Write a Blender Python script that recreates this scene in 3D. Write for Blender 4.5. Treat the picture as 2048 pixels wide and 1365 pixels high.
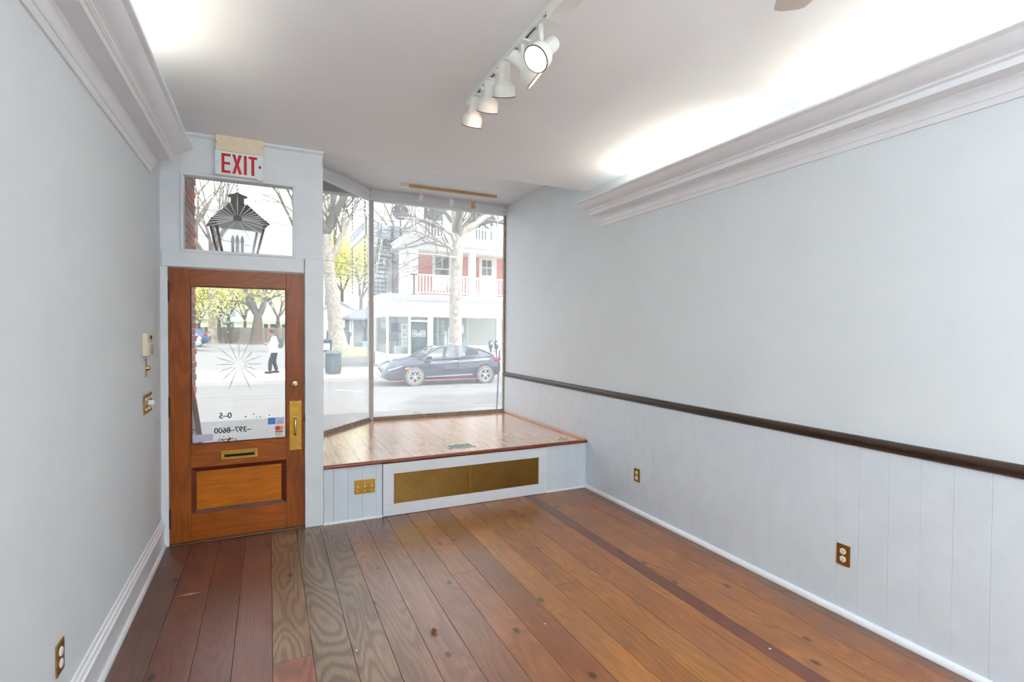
import bpy, bmesh, math, random
from mathutils import Vector, Matrix, Euler
random.seed(7)
SC = bpy.context.scene
COL = SC.collection
for _o in list(bpy.data.objects): bpy.data.objects.remove(_o)

# ------------------------------------------------------------------ camera
F_PX, YAW, PITCH, ROLL, CAM_H = 1027.38, .4429, .0194, .0066, 1.5884
_F = Vector((math.sin(YAW), math.cos(YAW), 0)); _R = Vector((math.cos(YAW), -math.sin(YAW), 0)); _U = Vector((0, 0, 1))
CF = _F*math.cos(PITCH) - _U*math.sin(PITCH); _U2 = _U*math.cos(PITCH) + _F*math.sin(PITCH)
CR = _R*math.cos(ROLL) + _U2*math.sin(ROLL); CU = _U2*math.cos(ROLL) - _R*math.sin(ROLL)
cam_d = bpy.data.cameras.new('camera'); cam = bpy.data.objects.new('camera', cam_d); COL.objects.link(cam)
cam.matrix_world = Matrix(((CR.x, CU.x, -CF.x, 0), (CR.y, CU.y, -CF.y, 0), (CR.z, CU.z, -CF.z, CAM_H), (0, 0, 0, 1)))
cam_d.sensor_width = 36; cam_d.lens = 36*F_PX/2048; cam_d.clip_start = .05; cam_d.clip_end = 400
SC.camera = cam
def at(px, py, Y):
    """point of the street scene at distance Y that the photograph shows at (px, py)"""
    r = CF + CR*((px-1024)/F_PX) + CU*((682.5-py)/F_PX)
    return Vector((0, 0, CAM_H)) + r*(Y/r.y)

# ------------------------------------------------------------------ world, sun, added fill lights, exposure
SC.view_settings.view_transform = 'Standard'; SC.view_settings.look = 'None'
SC.view_settings.gamma = 1; SC.view_settings.use_curve_mapping = False
SC.view_settings.exposure = 0.22
SC.cycles.max_bounces = 9; SC.cycles.diffuse_bounces = 7; SC.cycles.glossy_bounces = 2; SC.cycles.transmission_bounces = 3; SC.cycles.transparent_max_bounces = 10
SC.cycles.use_adaptive_sampling = True; SC.cycles.adaptive_threshold = .12; SC.cycles.adaptive_min_samples = 16; SC.cycles.use_light_tree = False; SC.cycles.caustics_reflective = False; SC.cycles.caustics_refractive = False
W = bpy.data.worlds.new('sky'); SC.world = W; W.use_nodes = True
W.node_tree.nodes['Background'].inputs[0].default_value = (.94, .97, 1.0, 1)
W.node_tree.nodes['Background'].inputs[1].default_value = 2.8
sun_d = bpy.data.lights.new('sun', 'SUN'); sun_d.energy = 4.6; sun_d.angle = .012; sun_d.color = (1, .95, .87)
sun = bpy.data.objects.new('sun', sun_d); COL.objects.link(sun)
SUN_TO = Vector((.55, -.62, .95)).normalized()
sun.rotation_euler = SUN_TO.to_track_quat('Z', 'Y').to_euler()
def area(name, loc, target, sx, sy, energy, color):
    d = bpy.data.lights.new(name, 'AREA'); d.shape = 'RECTANGLE'; d.size = sx; d.size_y = sy; d.energy = energy; d.color = color
    o = bpy.data.objects.new(name, d); COL.objects.link(o); o.location = loc
    o.rotation_euler = (Vector(target)-Vector(loc)).to_track_quat('-Z', 'Y').to_euler(); return o
area('rear_fill_down', (1.1, -2.3, 2.99), (1.1, -1.9, 0), 2.6, 2.0, 34, (.87, .94, 1.0))  # added fill light behind the viewer, not a fixture of the room
area('rear_fill_up', (1.1, -2.2, 2.25), (1.1, -2.2, 3.0), 2.6, 2.0, 205, (.86, .94, 1.0))  # second added fill, unseen, thrown upward to brighten the ceiling

# ------------------------------------------------------------------ small helpers
def S(r, g, b):
    def c(v):
        v /= 255.; return v/12.92 if v <= .04045 else ((v+.055)/1.055)**2.4
    return (c(r), c(g), c(b))
def wloc(o):
    p = Vector((0, 0, 0))
    while o is not None: p += o.location; o = o.parent
    return p
def tag(o, label=None, cat=None, group=None, kind=None):
    if label: o['label'] = label
    if cat: o['category'] = cat
    if group: o['group'] = group
    if kind: o['kind'] = kind
    return o
def thing(name, loc, label, cat, group=None, kind=None):
    o = bpy.data.objects.new(name, None); COL.objects.link(o); o.location = loc; o.empty_display_size = .1
    return tag(o, label, cat, group, kind)
class MB:
    def __init__(s): s.v = []; s.f = []; s.M = Matrix.Identity(4)
    def add(s, vs, fs):
        n = len(s.v); s.v += [s.M @ Vector(p) for p in vs]; s.f += [tuple(i+n for i in f) for f in fs]; return s
    def box(s, x0, x1, y0, y1, z0, z1):
        vs = [(x0,y0,z0),(x1,y0,z0),(x1,y1,z0),(x0,y1,z0),(x0,y0,z1),(x1,y0,z1),(x1,y1,z1),(x0,y1,z1)]
        return s.add(vs, [(0,3,2,1),(4,5,6,7),(0,1,5,4),(1,2,6,5),(2,3,7,6),(3,0,4,7)])
    def bar(s, a, b, w, h, up=(0,0,1)):
        """a box beam from a to b, w wide and h high"""
        a = Vector(a); b = Vector(b); d = (b-a); L = d.length; d.normalize(); up = Vector(up)
        if abs(d.dot(up)) > .99: up = Vector((1, 0, 0))
        sd = d.cross(up).normalized(); u = sd.cross(d)
        vs = []
        for p in (a, b):
            for i, j in ((-1,-1),(1,-1),(1,1),(-1,1)): vs.append(p + sd*(i*w/2) + u*(j*h/2))
        return s.add(vs, [(0,1,2,3),(7,6,5,4),(0,4,5,1),(1,5,6,2),(2,6,7,3),(3,7,4,0)])
    def tube(s, pts, rads, n=8, caps=True):
        pts = [Vector(p) for p in pts]
        if not isinstance(rads, (list, tuple)): rads = [rads]*len(pts)
        vs = []; fs = []; prev = None
        for k, p in enumerate(pts):
            if k == 0: d = pts[1]-p
            elif k == len(pts)-1: d = p-pts[k-1]
            else: d = (pts[k+1]-pts[k-1])
            d = d.normalized() if d.length > 1e-9 else Vector((0,0,1))
            if prev is None:
                a = Vector((0,0,1)) if abs(d.z) < .9 else Vector((1,0,0)); prev = d.cross(a).normalized()
            sd = (prev - d*prev.dot(d))
            sd = sd.normalized() if sd.length > 1e-6 else d.orthogonal().normalized()
            prev = sd; u = d.cross(sd)
            for i in range(n):
                t = 2*math.pi*i/n; vs.append(p + sd*(rads[k]*math.cos(t)) + u*(rads[k]*math.sin(t)))
        for k in range(len(pts)-1):
            for i in range(n):
                j = (i+1) % n; fs.append((k*n+i, k*n+j, (k+1)*n+j, (k+1)*n+i))
        if caps:
            fs.append(tuple(range(n-1, -1, -1))); fs.append(tuple((len(pts)-1)*n+i for i in range(n)))
        return s.add(vs, fs)
    def cyl(s, a, b, r0, r1=None, n=12, caps=True): return s.tube([a, b], [r0, r0 if r1 is None else r1], n, caps)
    def lathe(s, prof, c=(0,0,0), axis=(0,0,1), n=20):
        """prof: list of (radius, height) along axis from c"""
        ax = Vector(axis).normalized(); q = ax.to_track_quat('Z', 'Y'); c = Vector(c); vs = []; fs = []
        for r, h in prof:
            for i in range(n):
                t = 2*math.pi*i/n; vs.append(c + q @ Vector((max(r,1e-5)*math.cos(t), max(r,1e-5)*math.sin(t), h)))
        for k in range(len(prof)-1):
            for i in range(n):
                j = (i+1) % n; fs.append((k*n+i, k*n+j, (k+1)*n+j, (k+1)*n+i))
        return s.add(vs, fs)
    def prism(s, poly, d0, d1, ax='z'):
        """extrude polygon (2-d points) along an axis: z (x,y), y (x,z), x (y,z)"""
        f = {'z': lambda p, d: (p[0], p[1], d), 'y': lambda p, d: (p[0], d, p[1]), 'x': lambda p, d: (d, p[0], p[1])}[ax]
        n = len(poly); vs = [f(p, d0) for p in poly] + [f(p, d1) for p in poly]
        fs = [tuple(range(n-1, -1, -1)), tuple(range(n, 2*n))] + [(i, (i+1) % n, n+(i+1) % n, n+i) for i in range(n)]
        return s.add(vs, fs)
    def build(s, name, mat=None, parent=None, smooth=None, bevel=0, label=None, cat=None, group=None, kind=None, fix=True):
        me = bpy.data.meshes.new(name)
        lo = Vector((min(v.x for v in s.v), min(v.y for v in s.v), min(v.z for v in s.v)))
        hi = Vector((max(v.x for v in s.v), max(v.y for v in s.v), max(v.z for v in s.v)))
        o0 = Vector(((lo.x+hi.x)/2, (lo.y+hi.y)/2, lo.z))
        me.from_pydata([v-o0 for v in s.v], [], s.f)
        if fix:
            bm = bmesh.new(); bm.from_mesh(me); bmesh.ops.recalc_face_normals(bm, faces=bm.faces); bm.to_mesh(me); bm.free()
        if smooth is not None:
            for p in me.polygons: p.use_smooth = True
            me.set_sharp_from_angle(angle=math.radians(smooth))
        o = bpy.data.objects.new(name, me); COL.objects.link(o)
        if mat is not None: me.materials.append(mat)
        o.location = o0 - wloc(parent) if parent else o0
        if parent: o.parent = parent
        if bevel:
            b = o.modifiers.new('bevel', 'BEVEL'); b.width = bevel; b.segments = 2; b.limit_method = 'ANGLE'; b.angle_limit = .6
        return tag(o, label, cat, group, kind)
def box(name, x0, x1, y0, y1, z0, z1, mat, parent=None, bevel=0, **k):
    return MB().box(x0, x1, y0, y1, z0, z1).build(name, mat, parent, bevel=bevel, **k)
def copy_part(o, parent, loc, name=None):
    c = o.copy(); COL.objects.link(c); c.parent = parent; c.location = Vector(loc) - (wloc(parent) if parent else Vector((0,0,0))); return c
def text_mesh(name, body, size, mat, parent, loc, rz, shear=0, sx=1.0, rx=math.pi/2, thick=.0006, bold=0, width=None):
    cu = bpy.data.curves.new(name, 'FONT'); cu.body = body; cu.size = 1.0; cu.extrude = thick/size; cu.align_x = 'CENTER'; cu.shear = shear; cu.offset = bold
    t = bpy.data.objects.new(name, cu); COL.objects.link(t)
    me = bpy.data.meshes.new_from_object(t.evaluated_get(bpy.context.evaluated_depsgraph_get()))
    bpy.data.objects.remove(t)
    if width:
        w_ = [v.co.x for v in me.vertices]; sx = width/((max(w_)-min(w_))*size)
    me.transform(Matrix.Diagonal((sx*size, size, size, 1))); me.transform(Euler((rx, 0, rz)).to_matrix().to_4x4())
    o = bpy.data.objects.new(name, me); COL.objects.link(o); me.materials.clear(); me.materials.append(mat)
    o.location = Vector(loc) - (wloc(parent) if parent else Vector((0,0,0)))
    if parent: o.parent = parent
    return o

# ------------------------------------------------------------------ materials
class NT:
    def __init__(s, name):
        s.m = bpy.data.materials.new(name); s.m.use_nodes = True; s.t = s.m.node_tree
        s.p = s.t.nodes['Principled BSDF']; s.out = s.t.nodes['Material Output']
    def n(s, typ, **k):
        d = s.t.nodes.new(typ)
        for a, v in k.items(): setattr(d, a, v)
        return d
    def l(s, a, b): s.t.links.new(a, b)
    def coord(s, scale=(1,1,1), kind='pos'):
        mp = s.n('ShaderNodeMapping'); mp.inputs['Scale'].default_value = scale
        if kind == 'pos': s.l(s.n('ShaderNodeNewGeometry').outputs['Position'], mp.inputs[0])
        else: s.l(s.n('ShaderNodeTexCoord').outputs['Object'], mp.inputs[0])
        return mp.outputs[0]
    def noise(s, vec, scale, detail=4, rough=.6, dist=0):
        d = s.n('ShaderNodeTexNoise'); d.inputs['Scale'].default_value = scale; d.inputs['Detail'].default_value = detail
        d.inputs['Roughness'].default_value = rough; d.inputs['Distortion'].default_value = dist; s.l(vec, d.inputs['Vector']); return d.outputs['Fac']
    def ramp(s, fac, stops):
        d = s.n('ShaderNodeValToRGB'); e = d.color_ramp.elements
        e[0].position = stops[0][0]; e[0].color = (*stops[0][1], 1); e[1].position = stops[-1][0]; e[1].color = (*stops[-1][1], 1)
        for p, c in stops[1:-1]: x = e.new(p); x.color = (*c, 1)
        s.l(fac, d.inputs[0]); return d.outputs[0]
    def mix(s, fac, a, b, mode='MIX'):
        d = s.n('ShaderNodeMix', data_type='RGBA', blend_type=mode)
        for i, v in ((0, fac), (6, a), (7, b)):
            if isinstance(v, (int, float)): d.inputs[i].default_value = v
            elif isinstance(v, tuple): d.inputs[i].default_value = (*v, 1)
            else: s.l(v, d.inputs[i])
        return d.outputs[2]
    def math(s, op, a, b=None, clamp=False):
        d = s.n('ShaderNodeMath', operation=op, use_clamp=clamp)
        for i, v in ((0, a), (1, b)):
            if v is None: continue
            if isinstance(v, (int, float)): d.inputs[i].default_value = v
            else: s.l(v, d.inputs[i])
        return d.outputs[0]
    def bump(s, h, strength=.2, dist=.01):
        d = s.n('ShaderNodeBump'); d.inputs['Strength'].default_value = strength; d.inputs['Distance'].default_value = dist
        s.l(h, d.inputs['Height']); s.l(d.outputs[0], s.p.inputs['Normal'])
MATS = {}
def mat(name, col, rough=.6, metal=0., var=.06, vscale=6., bump=0., bscale=40., emit=None, estr=0., spec=.5, coat=0., alpha=1.):
    if name in MATS: return MATS[name]
    t = NT(name); p = t.p
    p.inputs['Roughness'].default_value = rough; p.inputs['Metallic'].default_value = metal
    p.inputs['Specular IOR Level'].default_value = spec; p.inputs['Coat Weight'].default_value = coat
    if var > 0:
        v = t.coord()
        f = t.noise(v, vscale)
        lo = tuple(c*(1-var) for c in col); hi = tuple(min(1, c*(1+var)) for c in col)
        t.l(t.ramp(f, [(.3, lo), (.7, hi)]), p.inputs['Base Color'])
        if bump: t.bump(t.noise(v, bscale, 3), bump, .004)
    else: p.inputs['Base Color'].default_value = (*col, 1)
    if emit: p.inputs['Emission Color'].default_value = (*emit, 1); p.inputs['Emission Strength'].default_value = estr
    MATS[name] = t.m; return t.m
def wood_mat(name, tint, rough=.32, axis='y', grain=.35, fine=1., coat=.15, obj_tint=False, dark=.45, coat_r=.25, spec=.5, bump=.12):
    """wood whose fibre runs along axis; optional per-object tint and grain strength from custom properties"""
    t = NT(name); p = t.p
    st = {'x': (2., 34, 34), 'y': (34, 2., 34), 'z': (34, 34, 2.)}[axis]; st2 = {'x': (.8, 9, 9), 'y': (9, .8, 9), 'z': (9, 9, .8)}[axis]
    oi = t.n('ShaderNodeObjectInfo'); geo = t.n('ShaderNodeNewGeometry')
    off = t.n('ShaderNodeVectorMath', operation='SCALE'); off.inputs[0].default_value = (13.1, 17.3, 5.7); t.l(oi.outputs['Random'], off.inputs['Scale'])
    add = t.n('ShaderNodeVectorMath', operation='ADD'); t.l(geo.outputs['Position'], add.inputs[0]); t.l(off.outputs[0], add.inputs[1])
    def mp(sc):
        d = t.n('ShaderNodeMapping'); d.inputs['Scale'].default_value = sc; t.l(add.outputs[0], d.inputs[0]); return d.outputs[0]
    fib = t.noise(mp(st), 3.0*fine, 5, .65, .3)
    st3 = {'x': (.8, 4.2, 4.2), 'y': (4.2, .8, 4.2), 'z': (4.2, 4.2, .8)}[axis]
    field = t.noise(mp(st3), 1.0*fine, 1.5, .45, .25)
    rings = t.math('SINE', t.math('MULTIPLY', t.math('ADD', field, t.math('MULTIPLY', fib, .02)), 105.))
    rings = t.math('ADD', t.math('MULTIPLY', rings, .5), .5)
    blot = t.noise(add.outputs[0], 2.2, 3, .55)
    if obj_tint:
        a = t.n('ShaderNodeAttribute', attribute_type='OBJECT', attribute_name='tint'); base = a.outputs['Color']
        g = t.n('ShaderNodeAttribute', attribute_type='OBJECT', attribute_name='grain').outputs['Fac']
    else: base = tint; g = grain
    fr = t.ramp(fib, [(.3, (.62, .6, .58)), (.7, (1.18, 1.16, 1.12))])
    c = t.mix(.75, base, fr, 'MULTIPLY')
    wr = t.ramp(rings, [(.1, (dark, dark*.96, dark*.9)), (.75, (1.1, 1.08, 1.05))])
    c = t.mix(g, c, t.mix(1.0, c, wr, 'MULTIPLY'))
    br = t.ramp(blot, [(.32, (.78, .74, .72)), (.68, (1.14, 1.13, 1.1))])
    c = t.mix(.7, c, br, 'MULTIPLY')
    if obj_tint:   # traffic wear by the door, knots
        wear = t.noise(t.coord((1, .6, 1)), 2.4, 4, .6)
        wm = t.ramp(wear, [(.50, (0, 0, 0)), (.66, (1, 1, 1))])
        c = t.mix(t.math('MULTIPLY', wm, .26), c, S(120, 96, 82))
        vo = t.n('ShaderNodeTexVoronoi', voronoi_dimensions='2D'); vo.inputs['Scale'].default_value = 2.3
        t.l(mp((1.0, .62, 1)), vo.inputs['Vector'])
        kn = t.ramp(vo.outputs['Distance'], [(.022, (.10, .08, .07)), (.05, (1, 1, 1))])
        c = t.mix(.8, c, t.mix(1.0, c, kn, 'MULTIPLY'))
        t.l(t.math('ADD', t.math('MULTIPLY', wear, .25), rough-.06), p.inputs['Roughness'])
    else: p.inputs['Roughness'].default_value = rough
    t.l(c, p.inputs['Base Color']); p.inputs['Coat Weight'].default_value = coat; p.inputs['Coat Roughness'].default_value = coat_r; p.inputs['Specular IOR Level'].default_value = spec
    t.bump(fib, bump, .002)
    MATS[name] = t.m; return t.m
def glass_mat(name, tint=(1, 1, 1), veil=.09, rough=.0, gloss=1.0):
    """old shop glass: clear, with a milky film that imitates the bright haze over the view outdoors"""
    t = NT(name); t.t.nodes.remove(t.p)
    tr = t.n('ShaderNodeBsdfTransparent'); tr.inputs[0].default_value = (*tint, 1)
    tl = t.n('ShaderNodeBsdfTranslucent'); tl.inputs[0].default_value = (.95, .97, 1, 1)
    nz = t.noise(t.coord(), 3.0, 5, .6)
    f = t.math('MULTIPLY', t.math('ADD', nz, .5), veil)  # milky share of the mix stands in for the veiling haze
    m1 = t.n('ShaderNodeMixShader'); t.l(f, m1.inputs[0]); t.l(tr.outputs[0], m1.inputs[1]); t.l(tl.outputs[0], m1.inputs[2])
    gl = t.n('ShaderNodeBsdfGlossy'); gl.inputs['Roughness'].default_value = rough
    fr = t.n('ShaderNodeFresnel'); t.l(t.math('SUBTRACT', 1.45, t.math('MULTIPLY', t.n('ShaderNodeNewGeometry').outputs['Backfacing'], .7603)), fr.inputs[0])
    m2 = t.n('ShaderNodeMixShader'); t.l(t.math('MULTIPLY', fr.outputs[0], gloss, True), m2.inputs[0]); t.l(m1.outputs[0], m2.inputs[1]); t.l(gl.outputs[0], m2.inputs[2])
    t.l(m2.outputs[0], t.out.inputs[0]); MATS[name] = t.m; return t.m
def brick_mat(name, c1, c2, mortar, scale=1., bw=.21, rh=.075, axis='xz', rough=.85):
    t = NT(name); p = t.p
    g = t.n('ShaderNodeNewGeometry'); sp = t.n('ShaderNodeSeparateXYZ'); t.l(g.outputs['Position'], sp.inputs[0])
    cb = t.n('ShaderNodeCombineXYZ'); t.l(sp.outputs['X' if axis == 'xz' else 'Y'], cb.inputs[0]); t.l(sp.outputs['Z'], cb.inputs[1])
    b = t.n('ShaderNodeTexBrick'); b.inputs['Scale'].default_value = scale; b.inputs['Brick Width'].default_value = bw; b.inputs['Row Height'].default_value = rh
    b.inputs['Mortar Size'].default_value = .008; b.inputs['Color1'].default_value = (*c1, 1); b.inputs['Color2'].default_value = (*c2, 1); b.inputs['Mortar'].default_value = (*mortar, 1)
    t.l(cb.outputs[0], b.inputs['Vector']); t.l(b.outputs['Color'], p.inputs['Base Color']); p.inputs['Roughness'].default_value = rough
    MATS[name] = t.m; return t.m
def leaf_mat(name, col):
    t = NT(name); t.t.nodes.remove(t.p)
    d = t.n('ShaderNodeBsdfDiffuse'); tl = t.n('ShaderNodeBsdfTranslucent'); m = t.n('ShaderNodeMixShader'); m.inputs[0].default_value = .5
    c = t.ramp(t.noise(t.coord(), 1.3, 3), [(.3, tuple(x*.75 for x in col)), (.7, tuple(min(1, x*1.2) for x in col))])
    t.l(c, d.inputs[0]); t.l(c, tl.inputs[0]); t.l(d.outputs[0], m.inputs[1]); t.l(tl.outputs[0], m.inputs[2]); t.l(m.outputs[0], t.out.inputs[0])
    MATS[name] = t.m; return t.m

WHITE = mat('white_paint', (.745, .775, .80), .42, var=.03, vscale=5, bump=.08, bscale=30)
WALLP = mat('wall_plaster', (.70, .752, .775), .7, var=.02, vscale=2.5, bump=.05, bscale=25)
BOARDP = mat('painted_board', (.675, .742, .795), .45, var=.03, vscale=9, bump=.18, bscale=22)
CEILP = mat('ceiling_paint', (.90, .925, .94), .85, var=.015, vscale=2)
TRIMW = mat('gloss_trim_white', (.79, .81, .835), .28, var=.02)
GRIMY = mat('weathered_sash', S(150, 138, 122), .7, var=.35, vscale=25, bump=.5, bscale=60)
BRASS = mat('brass', S(186, 142, 64), .36, 1., var=.14, vscale=18)
BRASSP = mat('polished_brass', S(232, 205, 140), .16, 1., var=.05)
BLACK = mat('black_metal', (.02, .022, .024), .45, var=.1)
DARKHOLE = mat('dark_recess', (.012, .010, .009), .9, var=0)
IVORY = mat('ivory_plastic', S(222, 210, 186), .4, var=.03)
BEIGEM = mat('beige_enamel', S(232, 216, 188), .45, var=.06, vscale=14)
WPLAST = mat('white_plastic', S(238, 238, 236), .35, var=.02)
GLASS = glass_mat('shop_glass', (.95, .965, .972), .10)
GLASS2 = glass_mat('door_glass', (.955, .97, .975), .075)


# ================================================================== THE ROOM
XL, XR, YF, ZC, ZB, YB = -.703, 2.938, 4.429, 3.02, 3.30, -3.5
PZ = .475                                     # window platform height
FLOORW = wood_mat('pine_floor', (.3, .12, .05), .36, 'y', obj_tint=True, coat=.6, coat_r=.30, dark=.6)
floor = box('floor', XL-.1, XR+.1, YB-.1, 4.47, -.06, -.022, mat('subfloor', (.02, .014, .01), .9, var=0), label='wide plank pine floor of the empty shop room', cat='floor', kind='structure')
seams = [-.703,-.513,-.33,-.158,.015,.193,.373,.55,.715,.895,1.075,1.25,1.43,1.61,1.775,1.95,2.13,2.212,2.31,2.49,2.66,2.83,2.94]
tints = [(116,80,66),(126,76,62),(122,74,62),(128,82,70),(150,120,94),(142,118,94),(146,118,96),(154,116,96),(156,116,96),(162,114,88),(172,114,74),(156,96,54),
         (186,124,60),(180,116,54),(190,126,58),(176,110,52),(184,120,56),(132,70,44),(184,120,58),(178,114,56),(166,104,58),(140,96,70)]
grains = [.3,.35,.35,.3,.75,1.,.85,.6,.45,.3,.35,.25,.3,.35,.4,.3,.35,.3,.4,.35,.3,.3]
joints = {4: [2.655], 6: [3.41], 10: [3.155], 13: [2.745], 19: [2.516], 1: [1.2], 8: [1.9], 15: [3.62], 21: [2.1]}
for i in range(len(seams)-1):
    ys = [YB] + sorted(joints.get(i, []) + [random.uniform(-2.2, .9)]) + [4.405 if seams[i] > .3 else 4.445]
    for k in range(len(ys)-1):
        t = tints[i]; j = random.uniform(.93, 1.07)
        if i == 4 and k == 1: t = (172, 106, 80)
        p = box('floor_plank', seams[i]+.0009, seams[i+1]-.0009, ys[k]+.0009, ys[k+1]-.0009, -.022, random.uniform(-.0004, .0006), FLOORW, floor, bevel=.0012)
        p['tint'] = [c*j*q for c, q in zip(S(*t), (.84, .80, .72) if seams[i] > .85 else (.92, .88, .84))]; p['grain'] = grains[i] * (1 if k else .8)

# ceiling
ceiling = box('ceiling', XL-.1, XR+.1, YB-.1, 4.445, ZC, ZC+.3, CEILP, label='smooth off-white plaster ceiling of the room', cat='ceiling', kind='structure')
MB().prism([(.36, 4.445), (XR+.1, 4.445), (XR+.1, 6.5), (1.1, 6.5), (.36, 5.63)], ZB, ZB+.05).build('ceiling_bay', WHITE, label='white raised ceiling over the display window platform', cat='ceiling', kind='structure')
# walls
box('wall_left', XL-.12, XL, YB, 4.56, -.05, 3.1, WALLP, label='long pale plaster wall on the left beside the door', cat='wall', kind='structure')
box('wall_back', XL-.1, XR+.1, YB-.12, YB, -.05, 3.1, WALLP, label='rear wall of the shop room behind the viewer', cat='wall', kind='structure')
wr = box('wall_right', XR, XR+.12, YB, 6.5, -.05, 3.36, WALLP, label='long pale plaster wall above the dark chair rail', cat='wall', kind='structure')
ys = [6.43-.1465*k for k in range(14)]; y = ys[-1]; marked = [3.765, 3.497, 3.066, 2.94, 2.378, 1.837, 1.712, 1.564, 1.284, 1.141]
y0 = ys[-1]
while y0 > -3.3:
    y0 -= .1412; m = min(marked, key=lambda q: abs(q-y0)); ys.append(m if abs(m-y0) < .06 and m < ys[-1]-.05 else y0)
for a, b in zip(ys[:-1], ys[1:]):
    g = .0013 if a > 4.4 else (.0009 if any(abs(a-q) < .001 for q in marked) else .00035)
    box('board', XR-.012, XR+.002, b+g*.5, a-g*.5, 0, .985, BOARDP, wr, bevel=.0008)
RAILW = wood_mat('dark_rail_wood', S(62, 42, 28), .36, 'y', .3, coat=.1)
prof = [(0, 1.026), (-.012, 1.026), (-.030, 1.020), (-.040, 1.008), (-.040, .998), (-.030, .992), (-.030, .986), (-.024, .982), (-.024, .972), (-.016, .966), (0, .964)]
MB().prism([(XR+a, z) for a, z in prof], YB, 6.425, 'y').build('trim_1', RAILW, smooth=35, label='dark brown moulded chair rail running along the right wall', cat='chair rail', kind='structure')
MB().prism([(XR-.012, 0), (XR-.034, 0), (XR-.034, .012), (XR-.028, .024), (XR-.020, .031), (XR-.012, .033)], YB, 4.395, 'y').build('baseboard_right', TRIMW, smooth=40, label='thin white quarter-round at the foot of the right wall', cat='baseboard', kind='structure')
bl = [(XL, 0), (XL+.034, 0), (XL+.034, .010), (XL+.026, .024), (XL+.018, .030), (XL+.018, .148), (XL+.028, .152), (XL+.028, .162), (XL+.020, .170), (XL+.018, .182), (XL+.010, .190), (XL+.008, .203), (XL, .205)]
MB().prism(bl, YB, 4.415, 'y').build('baseboard_left', TRIMW, smooth=35, label='tall white moulded baseboard along the left wall', cat='baseboard', kind='structure')
# cove cornices with hidden tubes
cprof = [(.0, 2.612), (.012, 2.612), (.018, 2.630), (.022, 2.640), (.028, 2.642), (.030, 2.650), (.036, 2.668), (.050, 2.684), (.062, 2.690), (.062, 2.698), (.158, 2.698), (.158, 2.728),
         (.166, 2.733), (.176, 2.735), (.178, 2.744), (.190, 2.750), (.206, 2.752), (.226, 2.757), (.246, 2.766), (.264, 2.780), (.276, 2.790), (.300, 2.793), (.306, 2.797), (.306, 2.808),
         (.292, 2.808), (.292, 2.803), (.262, 2.797), (.15, 2.745), (.03, 2.715), (.0, 2.715)]
def cornice(name, x0, sg, scale, yend, label):
    MB().prism([(x0+sg*a*scale, z) for a, z in cprof], YB, yend, 'y').build(name, TRIMW, smooth=30, label=label, cat='cornice', kind='structure')
cornice('trim_2', XR, -1, 1.0, 4.158, 'deep white cornice with hidden lights on the right wall')
cornice('trim_3', XL, 1, .80, 4.075, 'deep white cornice with hidden lights on the left wall')
TUBE = mat('cove_tube_light', (1, .9, .75), .5, var=0, emit=(1.0, .92, .80), estr=19)
def cove_lamp(x, ya, yb, label, wallx):
    t = thing('cove_lamp', ((x+wallx)/2, (ya+yb)/2, 2.72), label, 'lamp', 'strip lamps hidden in the cornices')
    MB().cyl((x, ya+.03, 2.768), (x, yb-.03, 2.768), .013, n=8).build('tube', TUBE, t, smooth=40)
    MB().box(x-.02, x+.02, ya, yb, 2.728, 2.752).build('batten', WPLAST, t)
    for e in (ya+.02, yb-.02): MB().box(x-.012, x+.012, e-.012, e+.012, 2.75, 2.785).build('lamp_holder', WPLAST, t)
for ya, yb, w in ((2.42, 3.72, 'at the far end'), (.55, 1.95, 'beside the fan'), (-.9, .4, 'behind the viewer')):
    cove_lamp(XR-.13, ya, yb, 'warm strip lamp inside the right cornice '+w, XR)
for ya, yb, w in ((1.75, 3.12, 'near the door end'), (.25, 1.6, 'beside the viewer'), (-1.3, .0, 'behind the viewer')):
    cove_lamp(XL+.115, ya, yb, 'warm strip lamp inside the left cornice '+w, XL)

# ---------------------------------------------------------------- front wall around the door
wf = box('wall_front', XL, -.575, 4.435, 4.54, 2.04, ZC, WHITE, label='white panelled front wall around the door and transom', cat='wall', kind='structure')
box('door_casing', XL, -.6555, 4.412, 4.54, 0, 2.04, WHITE, wf, bevel=.004)
box('header_board', XL+.01, .2605, 4.420, 4.54, 2.041, 2.152, WHITE, wf, bevel=.003)
box('head_panel', -.575, .40, 4.430, 4.54, 2.735, ZC, WHITE, wf)
box('side_panel', .198, .40, 4.430, 4.54, 2.152, 2.735, WHITE, wf)
box('pilaster', .2625, .402, 4.392, 4.54, 0, 2.152, WHITE, wf, bevel=.004)
MB().prism([(4.43, 3.02), (4.408, 3.02), (4.410, 3.008), (4.42, 2.998), (4.43, 2.994)], XL, .405, 'x').build('ceiling_bead', WHITE, wf)
box('wall_bay', .36, .402, 4.54, 5.60, -.1, 3.33, WHITE, label='white side wall between the door alcove and window platform', cat='wall', kind='structure')
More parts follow.
